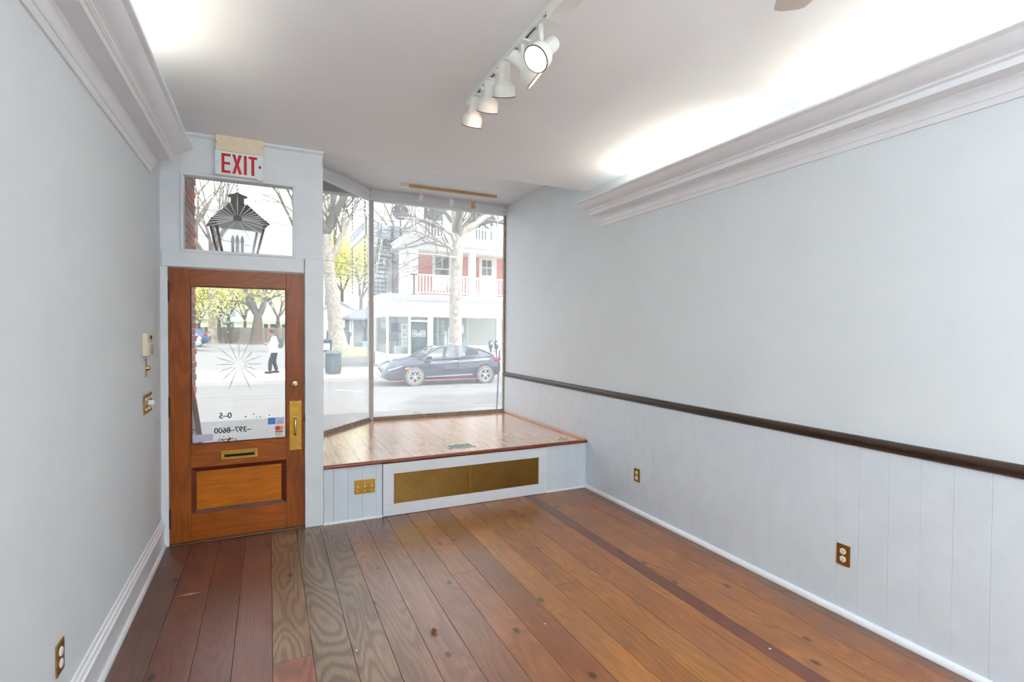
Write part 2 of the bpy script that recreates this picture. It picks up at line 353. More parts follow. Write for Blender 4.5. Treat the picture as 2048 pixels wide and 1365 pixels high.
# transom window
w3 = thing('window_3', (-.19, 4.45, 2.152), 'small transom window over the door with a cut star', 'window', kind='structure')
for n, b in (('top_frame', (-.575, .198, 2.712, 2.735)), ('bottom_frame', (-.575, .198, 2.152, 2.172)), ('side_frame', (-.575, -.556, 2.172, 2.712)), ('side_frame', (.176, .198, 2.172, 2.712))):
    box(n, b[0], b[1], 4.414, 4.50, b[2], b[3], WHITE, w3, bevel=.003)
tp = box('pane', -.556, .176, 4.462, 4.466, 2.172, 2.712, GLASS2, w3)
FROST = mat('cut_glass', (.9, .93, .95), .35, var=0)
FROST2 = mat('cut_glass_edge', (.5, .51, .51), .4, var=0)
def star(parent, cx, cz, y, rays):
    for ang, r0, r1, w in rays:
        a = math.radians(ang); d = Vector((math.cos(a), 0, math.sin(a))); s = Vector((-d.z, 0, d.x)); c = Vector((cx, y, cz))
        q = [c+d*r0+s*w*.25, c+d*(r0+(r1-r0)*.6)+s*w, c+d*r1, c+d*(r0+(r1-r0)*.6)-s*w*.2, c+d*r0-s*w*.25]
        MB().prism([(p.x, p.z) for p in q], y-.0006, y, 'y').build('cut_ray', FROST, parent)
        q = [c+d*r0-s*w*.25, c+d*(r0+(r1-r0)*.6)-s*w*.2, c+d*r1, c+d*(r0+(r1-r0)*.6)-s*w*.9]
        MB().prism([(p.x, p.z) for p in q], y-.0005, y, 'y').build('cut_ray', FROST2, parent)
star(tp, -.211, 2.43, 4.4615, [(a, .03, r, .0035) for a, r in ((-32,.22),(-17,.24),(-8,.23),(-3,.22),(2,.24),(8,.24),(14,.24),(22,.20),(32,.21),(46,.19),(64,.19),(90,.20),(112,.20),(135,.21),(150,.22),(160,.24),(168,.25),(174,.24),(180,.24),(186,.23),(193,.23),(200,.22),(232,.20),(300,.18))])
# ---------------------------------------------------------------- door
DW = wood_mat('door_wood', S(158, 80, 18), .34, 'z', .45, coat=.12, spec=.35, dark=.6)
DWX = wood_mat('door_wood_rail', S(166, 85, 18), .34, 'x', .45, coat=.12, spec=.35, dark=.6)
DPAN = wood_mat('door_panel_wood', S(200, 112, 10), .34, 'x', .3, coat=.12, spec=.35, dark=.75)
DMOULD = wood_mat('door_moulding_wood', S(104, 46, 20), .36, 'x', .3, coat=.1, spec=.35)
door = thing('door_1', (-.195, 4.45, 0), 'worn varnished wooden door with a tall glass pane', 'door', kind='structure')
DY0, DY1 = 4.429, 4.473
for x0, x1 in ((-.6525, -.519), (.127, .2595)): box('stile', x0, x1, DY0, DY1, .012, 2.031, DW, door, bevel=.002)
for z0, z1 in ((1.907, 2.031), (.556, .729), (.012, .212)): box('rail', -.5185, .1265, DY0+.0012, DY1, z0, z1, DWX, door, bevel=.002)
dp = box('pane', -.519, .127, 4.448, 4.453, .729, 1.907, GLASS2, door)
for b in ((-.519, -.511, .729, 1.907), (.119, .127, .729, 1.907), (-.511, .119, 1.899, 1.907), (-.511, .119, .729, .737)):
    box('glazing_bead', b[0], b[1], 4.437, 4.448, b[2], b[3], DMOULD, door, bevel=.001)
box('panel', -.519, .127, 4.451, 4.463, .212, .556, DPAN, door)
def bevel_frame(m, x0, x1, z0, z1, xi0, xi1, zi0, zi1, ya, yb):
    o = [(x0, z0), (x1, z0), (x1, z1), (x0, z1)]; i = [(xi0, zi0), (xi1, zi0), (xi1, zi1), (xi0, zi1)]
    for k in range(4):
        j = (k+1) % 4
        m.add([(o[k][0], ya, o[k][1]), (o[j][0], ya, o[j][1]), (i[j][0], yb, i[j][1]), (i[k][0], yb, i[k][1]),
               (o[k][0], yb+.004, o[k][1]), (o[j][0], yb+.004, o[j][1]), (i[j][0], yb+.004, i[j][1]), (i[k][0], yb+.004, i[k][1])],
              [(0,1,2,3), (7,6,5,4), (0,4,5,1), (1,5,6,2), (2,6,7,3), (3,7,4,0)])
m = MB(); bevel_frame(m, -.5185, .1265, .2125, .5555, -.487, .092, .238, .524, 4.437, 4.450); m.build('panel_moulding', DMOULD, door)
box('raised_field', -.486, .091, 4.447, 4.452, .239, .523, DPAN, door, bevel=.002)
# mail slot
ms = box('mail_slot', -.326, -.076, 4.4235, 4.4295, .600, .668, BRASS, door, bevel=.002)
box('slot_hole', -.303, -.098, 4.4225, 4.4240, .619, .655, DARKHOLE, ms)
MB().box(-.301, -.100, 4.4218, 4.4227, .640, .654).build('slot_flap', BRASS, ms)
for x in (-.316, -.086): MB().cyl((x, 4.4235, .634), (x, 4.4222, .634), .004, n=8).build('screw', BRASSP, ms)
# push plate with pull
pp = box('push_plate', .150, .238, 4.4245, 4.4295, .629, 1.020, BRASS, door, bevel=.0015)
for x in (.158, .230):
    for z in (.637, 1.011): MB().cyl((x, 4.4246, z), (x, 4.4228, z), .0045, n=8).build('screw', BRASSP, pp)
pl = MB().tube([(.192, 4.424, .884), (.192, 4.395, .880), (.192, 4.385, .868), (.192, 4.383, .82), (.192, 4.385, .774), (.192, 4.395, .763), (.192, 4.424, .758)], [.010, .008, .0075, .0085, .0075, .008, .010], 10).build('pull_handle', BRASSP, pp, smooth=60)
for z in (.884, .758): MB().lathe([(0, .004), (.010, .004), (.014, .001), (.014, 0)], (.192, 4.4245, z), (0, -1, 0), 14).build('rosette', BRASSP, pl, smooth=50)
# deadbolt
db = MB().lathe([(0, .016), (.018, .016), (.026, .011), (.030, .004), (.031, 0)], (.190, 4.4295, 1.157), (0, -1, 0), 20).build('deadbolt', BRASSP, door, smooth=45)
MB().bar((.178, 4.410, 1.150), (.202, 4.410, 1.165), .008, .008).build('thumb_turn', BRASS, db, bevel=.002)
box('strike', .2575, .2625, 4.424, 4.434, .845, .905, BLACK, door)
for z in (1.86, 1.02, .20):
    h = MB().cyl((-.6535, 4.424, z-.07), (-.6535, 4.424, z+.07), .007, n=10).build('hinge', BLACK, door, smooth=40)
    for s_ in (-.074, .070): MB().cyl((-.6535, 4.424, z+s_), (-.6535, 4.424, z+s_+.005), .0085, .004, n=10).build('finial', BLACK, h, smooth=40)
box('threshold', -.6545, .262, 4.405, 4.56, .0006, .011, wood_mat('threshold_wood', S(110, 84, 66), .5, 'x', .3), door, bevel=.003)
star(dp, -.204, 1.32, 4.4474, [(a, .035, r, .0045) for a, r in ((0,.175),(22,.175),(45,.16),(68,.20),(90,.235),(112,.20),(137,.19),(160,.165),(180,.165),(203,.165),(227,.19),(250,.22),(292,.22),(318,.185),(340,.16))])
# lettering on the outside of the pane, read in mirror from indoors
INK = mat('black_vinyl', (.015, .02, .03), .4, var=0)
gy = 4.4545
text_mesh('hours_lettering', '0\u20135', .058, INK, dp, (-.2975, gy, .911), math.pi, bold=.022, width=.083)
text_mesh('phone_lettering', '\u2013397\u20138600', .058, INK, dp, (-.248, gy, .799), math.pi, bold=.022, width=.25)
for x, z, r in ((-.16, .915, .006), (-.105, .93, .005), (-.085, .905, .003), (-.06, .905, .005), (-.035, .91, .003), (.005, .915, .005)):
    MB().box(x-r, x+r, gy-.0006, gy, z-r*.8, z+r*.6).build('letter_scrap', INK, dp)
# card stickers, printed side in
def flat(name, x0, x1, z0, z1, m, parent, y): return MB().box(x0, x1, y-.0004, y, z0, z1).build(name, m, parent)
sb = flat('card_sticker', -.004, .111, .842, .895, mat('sticker_lilac', S(200, 200, 222), .5, var=.02), dp, 4.4476)
flat('blue_card', -.004, .046, .842, .890, mat('sticker_blue', S(24, 108, 200), .5, var=.02), sb, 4.4470)
for z in (.850, .862, .874): flat('card_line', .002, .040, z, z+.004, mat('sticker_pale_blue', S(120, 180, 230), .5, var=0), sb, 4.4465)
text_mesh('sticker_lettering', 'We\nwelcome', .014, mat('sticker_ink', S(40, 70, 150), .5, var=0), sb, (.079, 4.4470, .862), math.pi)
sc_ = flat('card_sticker', .042, .108, .741, .836, mat('sticker_white', S(236, 236, 238), .5, var=.02), dp, 4.4476)
for x, c, nm in ((.064, S(222, 50, 30), 'red'), (.088, S(240, 170, 20), 'yellow')):
    MB().cyl((x, 4.4474, .808), (x, 4.4469 if nm == 'red' else 4.4471, .808), .019, n=20).build('card_disc', mat('sticker_'+nm, c, .5, var=0), sc_)
flat('card_band', .046, .104, .778, .786, mat('sticker_navy', S(20, 40, 120), .5, var=0), sc_, 4.4470)
flat('card_band', .046, .104, .744, .751, mat('sticker_gold', S(230, 180, 40), .5, var=0), sc_, 4.4470)
text_mesh('card_lettering', 'VISA', .024, mat('sticker_navy', S(20, 40, 120), .5, var=0), sc_, (.075, 4.4470, .757), math.pi, shear=.2)
flat('faded_label', -.509, -.379, .745, .799, mat('faded_label', S(196, 196, 214), .6, var=.03), dp, 4.4476)
rnd = random.Random(3); SCRAP = leaf_mat('paper_scrap', (.85, .85, .84))
for k in range(26):
    x = rnd.uniform(-.37, -.22); z = .741 + abs(rnd.gauss(0, .015)); r = rnd.uniform(.004, .013)
    pts = [(x+r*rnd.uniform(.5, 1.2)*math.cos(a), z+.7*r*rnd.uniform(.5, 1.2)*math.sin(a)) for a in (0, 1.1, 2.2, 3.1, 4.2, 5.3)]
    MB().prism(pts, gy-.0004, gy, 'y').build('label_scrap', SCRAP, dp)

# ---------------------------------------------------------------- exit sign
ex = thing('exit_sign', (-.19, 4.39, 2.725), 'exit sign box with red letters above the door', 'sign')
EY = 4.36
box('housing', -.347, -.032, EY, 4.429, 2.905, 3.019, BEIGEM, ex, bevel=.003)
box('housing_back', -.345, -.034, EY+.008, 4.429, 2.728, 2.905, WPLAST, ex)
SIGNW = mat('sign_face', S(226, 238, 236), .35, var=.02)
SIGNR = mat('sign_red', S(205, 22, 22), .4, var=.05)
box('face', -.318, -.072, EY+.002, EY+.008, 2.730, 2.902, SIGNW, ex)
ae = [box('arrow_panel', -.350, -.318, EY+.001, EY+.008, 2.728, 2.905, SIGNW, ex), box('arrow_panel', -.072, -.038, EY+.001, EY+.008, 2.722, 2.905, SIGNW, ex)]
def lett(name, polys, parent, y=EY+.0015, m_=SIGNR):
    m = MB()
    for pl_ in polys: m.prism(pl_, y-.001, y+.0008, 'y')
    return m.build(name, m_, parent)
z0, z1 = 2.745, 2.887; th = .019
lett('letter_e', [[(-.309,z0),(-.250,z0),(-.250,z0+th),(-.290,z0+th),(-.290,(z0+z1)/2-th/2),(-.253,(z0+z1)/2-th/2),(-.253,(z0+z1)/2+th/2),(-.290,(z0+z1)/2+th/2),(-.290,z1-th),(-.250,z1-th),(-.250,z1),(-.309,z1)]], ex)
zm = (z0+z1)/2
lett('letter_x', [[(-.240,z0),(-.219,z0),(-.2085,zm-.024),(-.197,z0),(-.175,z0),(-.197,zm),(-.176,z1),(-.197,z1),(-.2085,zm+.024),(-.219,z1),(-.240,z1),(-.219,zm)]], ex)
lett('letter_i', [[(-.163,z0),(-.143,z0),(-.143,z1),(-.163,z1)]], ex)
lett('letter_t', [[(-.113,z0),(-.093,z0),(-.093,z1-th),(-.074,z1-th),(-.074,z1),(-.132,z1),(-.132,z1-th),(-.113,z1-th)]], ex)
lett('arrow_mark', [[(-.064,2.806),(-.057,2.806),(-.057,2.795),(-.045,2.815),(-.057,2.836),(-.057,2.824),(-.064,2.824)]], ae[1], EY+.0008)
lett('arrow_mark', [[(-.326,2.793),(-.340,2.815),(-.326,2.837),(-.330,2.837),(-.344,2.815),(-.330,2.793)]], ae[0], EY+.0008, mat('faint_mark', S(196, 206, 204), .4, var=0))
for x, z in ((-.340, 2.965), (-.040, 2.965)): MB().cyl((x, EY, z), (x, EY-.002, z), .004, n=8).build('screw', BRASS, ex)
box('clip', -.073, -.037, EY-.002, EY+.01, 2.716, 2.723, WPLAST, ex)

# ---------------------------------------------------------------- window bay
def bayx(x): return min(6.425, 6.425 + (x-1.131)*1.166)           # inner line of the glass
HON = wood_mat('platform_pine', S(214, 160, 120), .2, 'y', .07, coat=1.0, coat_r=.17, dark=.8, bump=.0, fine=.35)
plat = MB().prism([(.402, 4.40), (XR-.001, 4.40), (XR-.001, 6.425), (1.131, 6.425), (.402, 5.575)], PZ-.05, PZ-.021).build('platform', mat('subfloor', (.02, .014, .01)), label='raised wooden display platform in the shop window', cat='platform', kind='structure')
xs = [.402+.1494*k for k in range(17)] + [XR-.001]
pj = {1: 5.1, 3: 4.72, 6: 5.6, 9: 5.2, 12: 4.95, 15: 5.7}
for k in range(len(xs)-1):
    a, b = xs[k]+.0011, xs[k+1]-.0011; cuts = [4.396] + ([pj[k]] if k in pj else [])
    for c, y0 in enumerate(cuts):
        last = c == len(cuts)-1
        e = [bayx(a), bayx(b)] if last else [cuts[c+1]-.001]*2
        MB().prism([(a, y0), (b, y0), (b, e[1]), (a, e[0])], PZ-.021, PZ).build('platform_plank', HON, plat)
NOSE = wood_mat('nosing_wood', S(140, 66, 36), .25, 'x', .25, coat=.4)
MB().prism([(4.396, .457), (4.374, .457), (4.366, .462), (4.363, .472), (4.366, .482), (4.374, .487), (4.396, .487), (4.41, .478), (4.41, .457)], .404, XR-.013, 'x').build('nosing', NOSE, plat, smooth=50)
MB().prism([(XR-.012, PZ), (XR-.03, PZ), (XR-.03, PZ+.012), (XR-.02, PZ+.022), (XR-.012, PZ+.024)], 4.41, 6.41, 'y').build('edge_bead', wood_mat('bead_wood', S(190, 130, 96), .3, 'y', .2), plat)
ris = box('wall_riser', .402, XR-.001, 4.405, 4.425, -.02, .457, mat('subfloor', (.02, .014, .01)), label='white boarded riser under the display platform', cat='riser', kind='structure')
sb_ = [.403, .4755, .591, .706, .8205, .8725]
for a, b in zip(sb_[:-1], sb_[1:]): box('riser_board', a+.0006, b-.0006, 4.393, 4.405, 0, .457, BOARDP, ris, bevel=.0012)
sb_ = [2.468, 2.60, 2.715, 2.83, XR-.0125]
for a, b in zip(sb_[:-1], sb_[1:]): box('riser_board', a+.0003, b-.0003, 4.393, 4.405, 0, .457, BOARDP, ris, bevel=.0008)
for a, b in ((.402, .8725), (2.468, XR-.03)): MB().prism([(4.393, 0), (4.380, 0), (4.381, .008), (4.386, .014), (4.393, .016)], a, b, 'x').build('shoe_strip', TRIMW, ris)
gp = thing('radiator_grille', (1.67, 4.38, 0), 'white framed brass lattice radiator grille under the platform', 'grille')
for n, b in (('frame_rail', (.875, 2.467, .003, .101)), ('frame_rail', (.875, 2.467, .361, .452)), ('frame_stile', (.875, .967, .101, .361)), ('frame_stile', (2.372, 2.467, .101, .361))):
    box(n, b[0], b[1], 4.374, 4.392, b[2], b[3], WHITE, gp, bevel=.003)
box('dark_backing', .967, 2.372, 4.3985, 4.4045, .101, .361, mat('grille_painted_shade', (.03, .018, .010), .9, var=0), gp)  # dark sheet painting the shade in the hollow behind the lattice
m = MB(); gx0, gx1, gz0, gz1 = .967, 2.372, .101, .361; H = gz1-gz0; step = .0205; k = 0; xx = gx0-H
while xx < gx1:
    for sg in (1, -1):
        a = [xx, gz0] if sg > 0 else [xx, gz1]; b = [xx+H, gz1] if sg > 0 else [xx+H, gz0]
        t0 = max(0, (gx0-a[0])/H); t1 = min(1, (gx1-a[0])/H)
        if t1-t0 > .02:
            pa = (a[0]+(b[0]-a[0])*t0, 4.3825 + .0006*sg, a[1]+(b[1]-a[1])*t0); pb = (a[0]+(b[0]-a[0])*t1, 4.3825 + .0006*sg, a[1]+(b[1]-a[1])*t1)
            m.bar(pa, pb, .0054, .0012, up=(0, 1, 0))
    xx += step
m.build('lattice', mat('lattice_brass', S(206, 166, 92), .3, 1., var=.1), gp, kind='stuff')
box('lattice_joint', 1.653, 1.669, 4.378, 4.381, .101, .361, BRASS, gp)
for x in (.885, 2.455): MB().cyl((x, 4.374, .42), (x, 4.372, .42), .004, n=8).build('screw', TRIMW, gp)
# three-gang switch plate on the riser
def wallplate(name, label, cat, n_t, x0, x1, z0, z1, y):
    t = thing(name, ((x0+x1)/2, y, z0), label, cat)
    box('plate', x0, x1, y-.006, y, z0, z1, BRASS, t, bevel=.002)
    for k in range(n_t):
        x = x0+(x1-x0)*(k+.5)/n_t; zc = (z0+z1)/2
        tg = box('toggle', x-.005, x+.005, y-.016, y-.005, zc-.004, zc+.012, IVORY, t, bevel=.002)
        for dz in (-.035, .035): MB().cyl((x, y-.006, zc+dz), (x, y-.0075, zc+dz), .0035, n=8).build('screw', BRASSP, t)
    return t
wallplate('switch_plate', 'brass switch plate with three toggles beside the radiator grille', 'switch', 3, .643, .811, .220, .336, 4.393)
# floor register + floor outlet on platform
REG = mat('register_metal', S(196, 204, 196), .4, .3, var=.05)
fr = thing('floor_register', (1.66, 4.66, PZ), 'pale metal floor register set in the window platform', 'vent')
rx0, rx1, ry0, ry1 = 1.530, 1.795, 4.585, 4.745
box('register_pit', rx0+.01, rx1-.01, ry0+.01, ry1-.01, PZ+.0002, PZ+.0008, DARKHOLE, fr)
for b in ((rx0, rx1, ry0, ry0+.02), (rx0, rx1, ry1-.02, ry1), (rx0, rx0+.02, ry0, ry1), (rx1-.02, rx1, ry0, ry1)): box('register_frame', b[0], b[1], b[2], b[3], PZ, PZ+.004, REG, fr, bevel=.001)
for k in range(1, 6):
    y = ry0+.02+(ry1-ry0-.04)*k/6; box('louver', rx0+.02, rx1-.02, y-.0018, y+.0018, PZ+.0009, PZ+.0035, REG, fr)
for k in range(1, 9):
    x = rx0+.02+(rx1-rx0-.04)*k/9; box('cross_bar', x-.002, x+.002, ry0+.02, ry1-.02, PZ+.001, PZ+.0038, REG, fr)
fo = thing('floor_outlet', (2.745, 4.59, PZ), 'ivory floor outlet plate on the window platform corner', 'outlet')
box('plate', 2.69, 2.80, 4.545, 4.625, PZ, PZ+.007, IVORY, fo, bevel=.002)
box('cover', 2.72, 2.775, 4.565, 4.605, PZ+.007, PZ+.010, BRASS, fo, bevel=.002)
# windows of the bay
w1 = thing('window_1', (2.0, 6.43, PZ), 'large front shop window pane facing the street', 'window', kind='structure')
box('pane', 1.160, 2.925, 6.440, 6.448, .500, 3.185, GLASS, w1)
MB().prism([(6.425, PZ), (6.405, PZ), (6.408, PZ+.018), (6.420, PZ+.024), (6.425, PZ+.04), (6.455, PZ+.04), (6.455, PZ)], 1.15, XR, 'x').build('sill', GRIMY, w1)
box('side_stop', 2.916, XR, 6.412, 6.455, PZ+.04, 3.17, GRIMY, w1)
box('header', 1.13, XR, 6.40, 6.47, 3.165, ZB, WHITE, w1)
box('header_strip', 1.12, XR-.001, 6.385, 6.40, 3.235, 3.262, WHITE, w1, bevel=.004)
box('header_strip', 1.12, XR-.001, 6.39, 6.40, 3.165, 3.19, WHITE, w1, bevel=.004)
w2 = thing('window_2', (.75, 6.0, PZ), 'angled side shop window pane beside the door alcove', 'window', kind='structure')
A = Vector((.402, 5.575, 0)); B = Vector((1.131, 6.425, 0)); dd = (B-A).normalized(); nn = Vector((dd.y, -dd.x, 0))   # nn points indoors
def slant(name, t0, t1, n0, n1, z0, z1, m_):
    L = (B-A).length; P = [A+dd*(L*t0)+nn*n0, A+dd*(L*t1)+nn*n0, A+dd*(L*t1)+nn*n1, A+dd*(L*t0)+nn*n1]
    return MB().prism([(p.x, p.y) for p in P], z0, z1).build(name, m_, w2)
slant('pane', 0, .995, -.022, -.014, .50, 3.2, GLASS)
slant('sill', 0, 1, -.03, .0, PZ, PZ+.04, GRIMY); slant('sill_bead', 0, .99, .0, .018, PZ, PZ+.020, GRIMY)
slant('header', 0, 1, -.04, .0, 3.165, ZB, WHITE); slant('header_strip', 0, 1, 0, .016, 3.235, 3.262, WHITE); slant('header_strip', 0, 1, 0, .010, 3.165, 3.19, WHITE)
MB().prism([(1.112, 6.412), (1.160, 6.400), (1.172, 6.448), (1.150, 6.470), (1.108, 6.448)], PZ, ZB).build('trim_4', mat('post_paint', S(206, 200, 196), .5, var=.08, vscale=20), label='narrow painted corner post between the two shop windows', cat='post', kind='structure')
MB().tube([at(825, 825, 6.47), at(846, 826, 6.49)], .006, 6).build('wood_stick', mat('yellow_wood', S(226, 180, 96), .6), label='short yellow wooden stick lying outside the window sill', cat='stick')

# ---------------------------------------------------------------- plates on the side walls
def outlet(y, z, label):
    t = thing('wall_outlet', (XR-.012, y, z), label, 'outlet', 'brass outlets low on the right wall')
    X = XR-.012
    box('plate', X-.006, X, y-.037, y+.037, z, z+.118, BRASS, t, bevel=.002)
    for dz in (.036, .080):
        r = MB().lathe([(0, .0095), (.0155, .0095), (.017, .008), (.017, 0)], (X, y, z+dz), (-1, 0, 0), 18).build('receptacle', WPLAST, t, smooth=40)
        for dy in (-.006, .006): box('slot', X-.0102, X-.0094, y+dy-.0012, y+dy+.0012, z+dz-.002, z+dz+.007, DARKHOLE, r)
        MB().cyl((X-.0102, y, z+dz-.008), (X-.0094, y, z+dz-.008), .0025, n=8).build('slot', DARKHOLE, r)
    MB().cyl((X-.006, y, z+.058), (X-.0075, y, z+.058), .003, n=8).build('screw', BRASSP, t)
outlet(3.584, .270, 'small brass outlet on white boards nearest the window platform')
outlet(1.790, .280, 'large brass outlet on white boards in the right foreground')
# left wall: keypad, key switch, six-toggle plate, low outlet
kp = thing('alarm_keypad', (XL, 3.87, 1.42), 'ivory alarm keypad on the left wall beside the door', 'keypad')
box('body', XL, XL+.030, 3.815, 3.965, 1.418, 1.560, IVORY, kp, bevel=.006)
dr = box('cover_door', XL+.030, XL+.036, 3.818, 3.962, 1.420, 1.497, IVORY, kp, bevel=.002)
box('display', XL+.0295, XL+.032, 3.90, 3.95, 1.520, 1.545, mat('dark_red_display', S(80, 20, 16), .25, var=0), kp)
for r in range(4):
    for c in range(3): box('key', XL+.0358, XL+.038, 3.885+c*.024, 3.900+c*.024, 1.432+r*.0145, 1.440+r*.0145, mat('grey_key', S(150, 140, 130), .5, var=0), dr)
ks = thing('key_switch', (XL, 3.92, 1.28), 'narrow steel plate with brass key lock below the keypad', 'key switch')
box('plate', XL, XL+.006, 3.885, 3.945, 1.282, 1.395, mat('brushed_steel', S(190, 184, 172), .35, .8, var=.08), ks, bevel=.001)
MB().lathe([(0, .020), (.007, .020), (.012, .016), (.014, .006), (.017, 0)], (XL+.006, 3.922, 1.338), (1, 0, 0), 18).build('lock_barrel', BRASSP, ks, smooth=40)
MB().bar((XL+.024, 3.922, 1.345), (XL+.024, 3.922, 1.331), .004, .010, up=(0, 1, 0)).build('key_slot', BRASS, ks)
sw = thing('switch_plate', (XL, 3.96, 1.05), 'brass plate of six switches with a white dimmer knob beside the door', 'switch')
box('plate', XL, XL+.006, 3.850, 4.085, 1.050, 1.172, BRASS, sw, bevel=.002)
for r in (1.078, 1.142):
    for c in (3.89, 3.967, 4.045): box('toggle', XL+.005, XL+.016, c-.005, c+.005, r-.006, r+.010, IVORY, sw, bevel=.002)
MB().lathe([(0, .030), (.014, .030), (.017, .026), (.018, .004), (.020, 0)], (XL+.006, 3.985, 1.110), (1, 0, 0), 18).build('dimmer_knob', WPLAST, sw, smooth=40)
lo_ = thing('wall_outlet', (XL, 2.46, .31), 'brass outlet low on the left wall above the baseboard', 'outlet')
box('plate', XL, XL+.006, 2.375, 2.450, .310, .428, BRASS, lo_, bevel=.002)
for dz in (.036, .080): MB().lathe([(0, .0095), (.0155, .0095), (.017, .008), (.017, 0)], (XL, 2.412, .310+dz), (1, 0, 0), 18).build('receptacle', WPLAST, lo_, smooth=40)

# ---------------------------------------------------------------- track lights
TRW = mat('track_white', S(232, 232, 226), .4, var=.02)
TXX = 1.125
tr = thing('ceiling_track', (TXX, 2.3, ZC), 'white ceiling track with a power box above the room', 'light track')
m = MB(); m.box(TXX-.018, TXX-.006, 1.60, 3.0, ZC-.022, ZC); m.build('track_side', TRW, tr)
m = MB(); m.box(TXX+.006, TXX+.018, 1.60, 3.0, ZC-.022, ZC); m.build('track_side', TRW, tr)
box('track_groove', TXX-.006, TXX+.006, 1.60, 2.995, ZC-.014, ZC, mat('groove_dark', (.05, .045, .05), .5, var=0), tr)
box('end_cap', TXX-.019, TXX+.019, 2.995, 3.012, ZC-.023, ZC, TRW, tr, bevel=.003)
pb = box('power_box', TXX-.030, TXX+.045, 1.66, 1.985, ZC-.075, ZC-.023, TRW, tr, bevel=.004)
box('canopy_plate', TXX-.075, TXX+.075, 1.68, 1.93, ZC-.012, ZC-.001, TRW, tr, bevel=.003)
for z in (-.055, -.04): box('vent_slot', TXX+.0448, TXX+.0458, 1.80, 1.83, ZC+z, ZC+z+.006, DARKHOLE, pb)
for x, y in ((-.055, 1.905), (-.055, 1.86), (-.04, 1.92)): MB().cyl((TXX+x, y, ZC-.012), (TXX+x, y, ZC-.0132), .004, n=8).build('knockout', DARKHOLE, tr)
BULB = mat('bulb_glow', (1, .9, .7), .5, var=0, emit=(1.0, .88, .72), estr=16)
BAFF = mat('baffle_gold', S(236, 190, 120), .35, var=.03)
RIMB = mat('rim_dark', S(70, 56, 40), .5, var=0)
def spot(y, opening, aim, label):
    """a track head: adapter, stem and a bell shade whose mouth is centred on opening and points along aim"""
    t = thing('track_spotlight', (TXX, y, ZC-.03), label, 'spotlight', 'white spotlights on the ceiling track')
    box('adapter', TXX-.020, TXX+.020, y-.045, y+.035, ZC-.034, ZC-.0225, TRW, t, bevel=.003)
    d = Vector(aim).normalized(); c = Vector(opening) - d*.150
    j = c + d*.030; side = Vector((TXX, y, 0)) - Vector((j.x, j.y, 0)); side = side.normalized() if side.length > .02 else Vector((-1, 0, 0))
    j = j + (side - d*side.dot(d)).normalized()*.040
    MB().tube([(TXX, y, ZC-.034), (TXX, y, max(j.z, ZC-.07)), j], [.011, .011, .010], 10).build('stem', TRW, t, smooth=40)
    MB().lathe([(0, -.012), (.012, -.010), (.014, 0), (.012, .010), (0, .012)], j, side, 12).build('knuckle', TRW, t, smooth=60)
    sh = MB().lathe([(0, -.020), (.022, -.018), (.031, -.008), (.034, .004), (.034, .068), (.038, .076), (.052, .090), (.058, .102), (.060, .115), (.060, .150), (.057, .150), (.057, .118), (.045, .098), (.0, .096)], c, d, 24).build('shade', TRW, t, smooth=35)
    MB().lathe([(.0565, .1505), (.0612, .1505), (.0612, .1465), (.0565, .1465)], c, d, 24).build('rim', RIMB, sh, smooth=35)
    MB().lathe([(.0562, .147), (.0562, .118), (.052, .112), (.046, .110)], c, d, 24).build('baffle', BAFF, sh, smooth=35)
    MB().lathe([(0, .136), (.022, .135), (.038, .130), (.047, .120), (.047, .108), (.0, .106)], c, d, 20).build('bulb', BULB, sh, smooth=50)
spot(2.905, at(943, 252, 2.96), (.04, .62, -1), 'white spotlight at the far end of the ceiling track')
spot(2.700, at(974, 224, 2.76), (.10, .60, -1), 'white spotlight second from the far end of the track')
spot(2.470, at(1008, 194, 2.52), (.26, .52, -1), 'white downturned spotlight in the middle of the track')
spot(2.275, at(1072, 158, 2.27), (.66, -.14, -.56), 'white spotlight turned sideways to the right wall')
spot(2.085, at(1071, 119, 2.03), (-.60, -.16, -.62), 'glowing spotlight nearest the viewer facing into the room')

# small track in the window bay
TAN = mat('tan_enamel', S(206, 170, 110), .45, var=.08)
bt = thing('window_track', (2.0, 6.0, ZB), 'tan ceiling track over the display window', 'light track')
box('track', 1.49, 2.615, 5.985, 6.015, ZB-.030, ZB, TAN, bt, bevel=.003)
box('feed_box', 1.385, 1.49, 5.975, 6.025, ZB-.036, ZB, WPLAST, bt, bevel=.003)
def bay_head(x, aim, m_, label, big=1.):
    t = thing('window_spotlight', (x, 6.0, ZB-.03), label, 'spotlight', 'small spotlights over the display window')
    box('adapter', x-.012, x+.075, 5.986, 6.014, ZB-.052, ZB-.030, WPLAST, t, bevel=.003)
    MB().cyl((x, 6.0, ZB-.052), (x, 6.0, ZB-.095), .006, n=8).build('stem', WPLAST, t)
    d = Vector(aim).normalized(); c = Vector((x, 6.0, ZB-.095))
    for s_ in (-1, 1): MB().bar(c+Vector((s_*.018*big, 0, 0)), c+Vector((s_*.018*big, 0, -.035*big)), .003, .008).build('yoke_arm', m_, t)
    MB().lathe([(0, .0), (.016, .002), (.020, .012), (.024, .045), (.027, .075), (.025, .075), (.020, .050), (0, .048)], c+Vector((0, 0, -.018)), d, 16).build('shade', m_, t, smooth=40)
    MB().lathe([(0, .060), (.018, .057), (.022, .050)], c+Vector((0, 0, -.018)), d, 14).build('lamp_face', mat('lamp_face', (.8, .8, .78), .2, var=0), t, smooth=40)
bay_head(1.640, (-.35, -.2, -1), WPLAST, 'white angled spotlight at the left of the window track')
bay_head(2.020, (0, .05, -1), WPLAST, 'white spotlight in the middle of the window track', 1.2)
bay_head(2.300, (0, .02, -1), TAN, 'tan spotlight at the right of the window track')

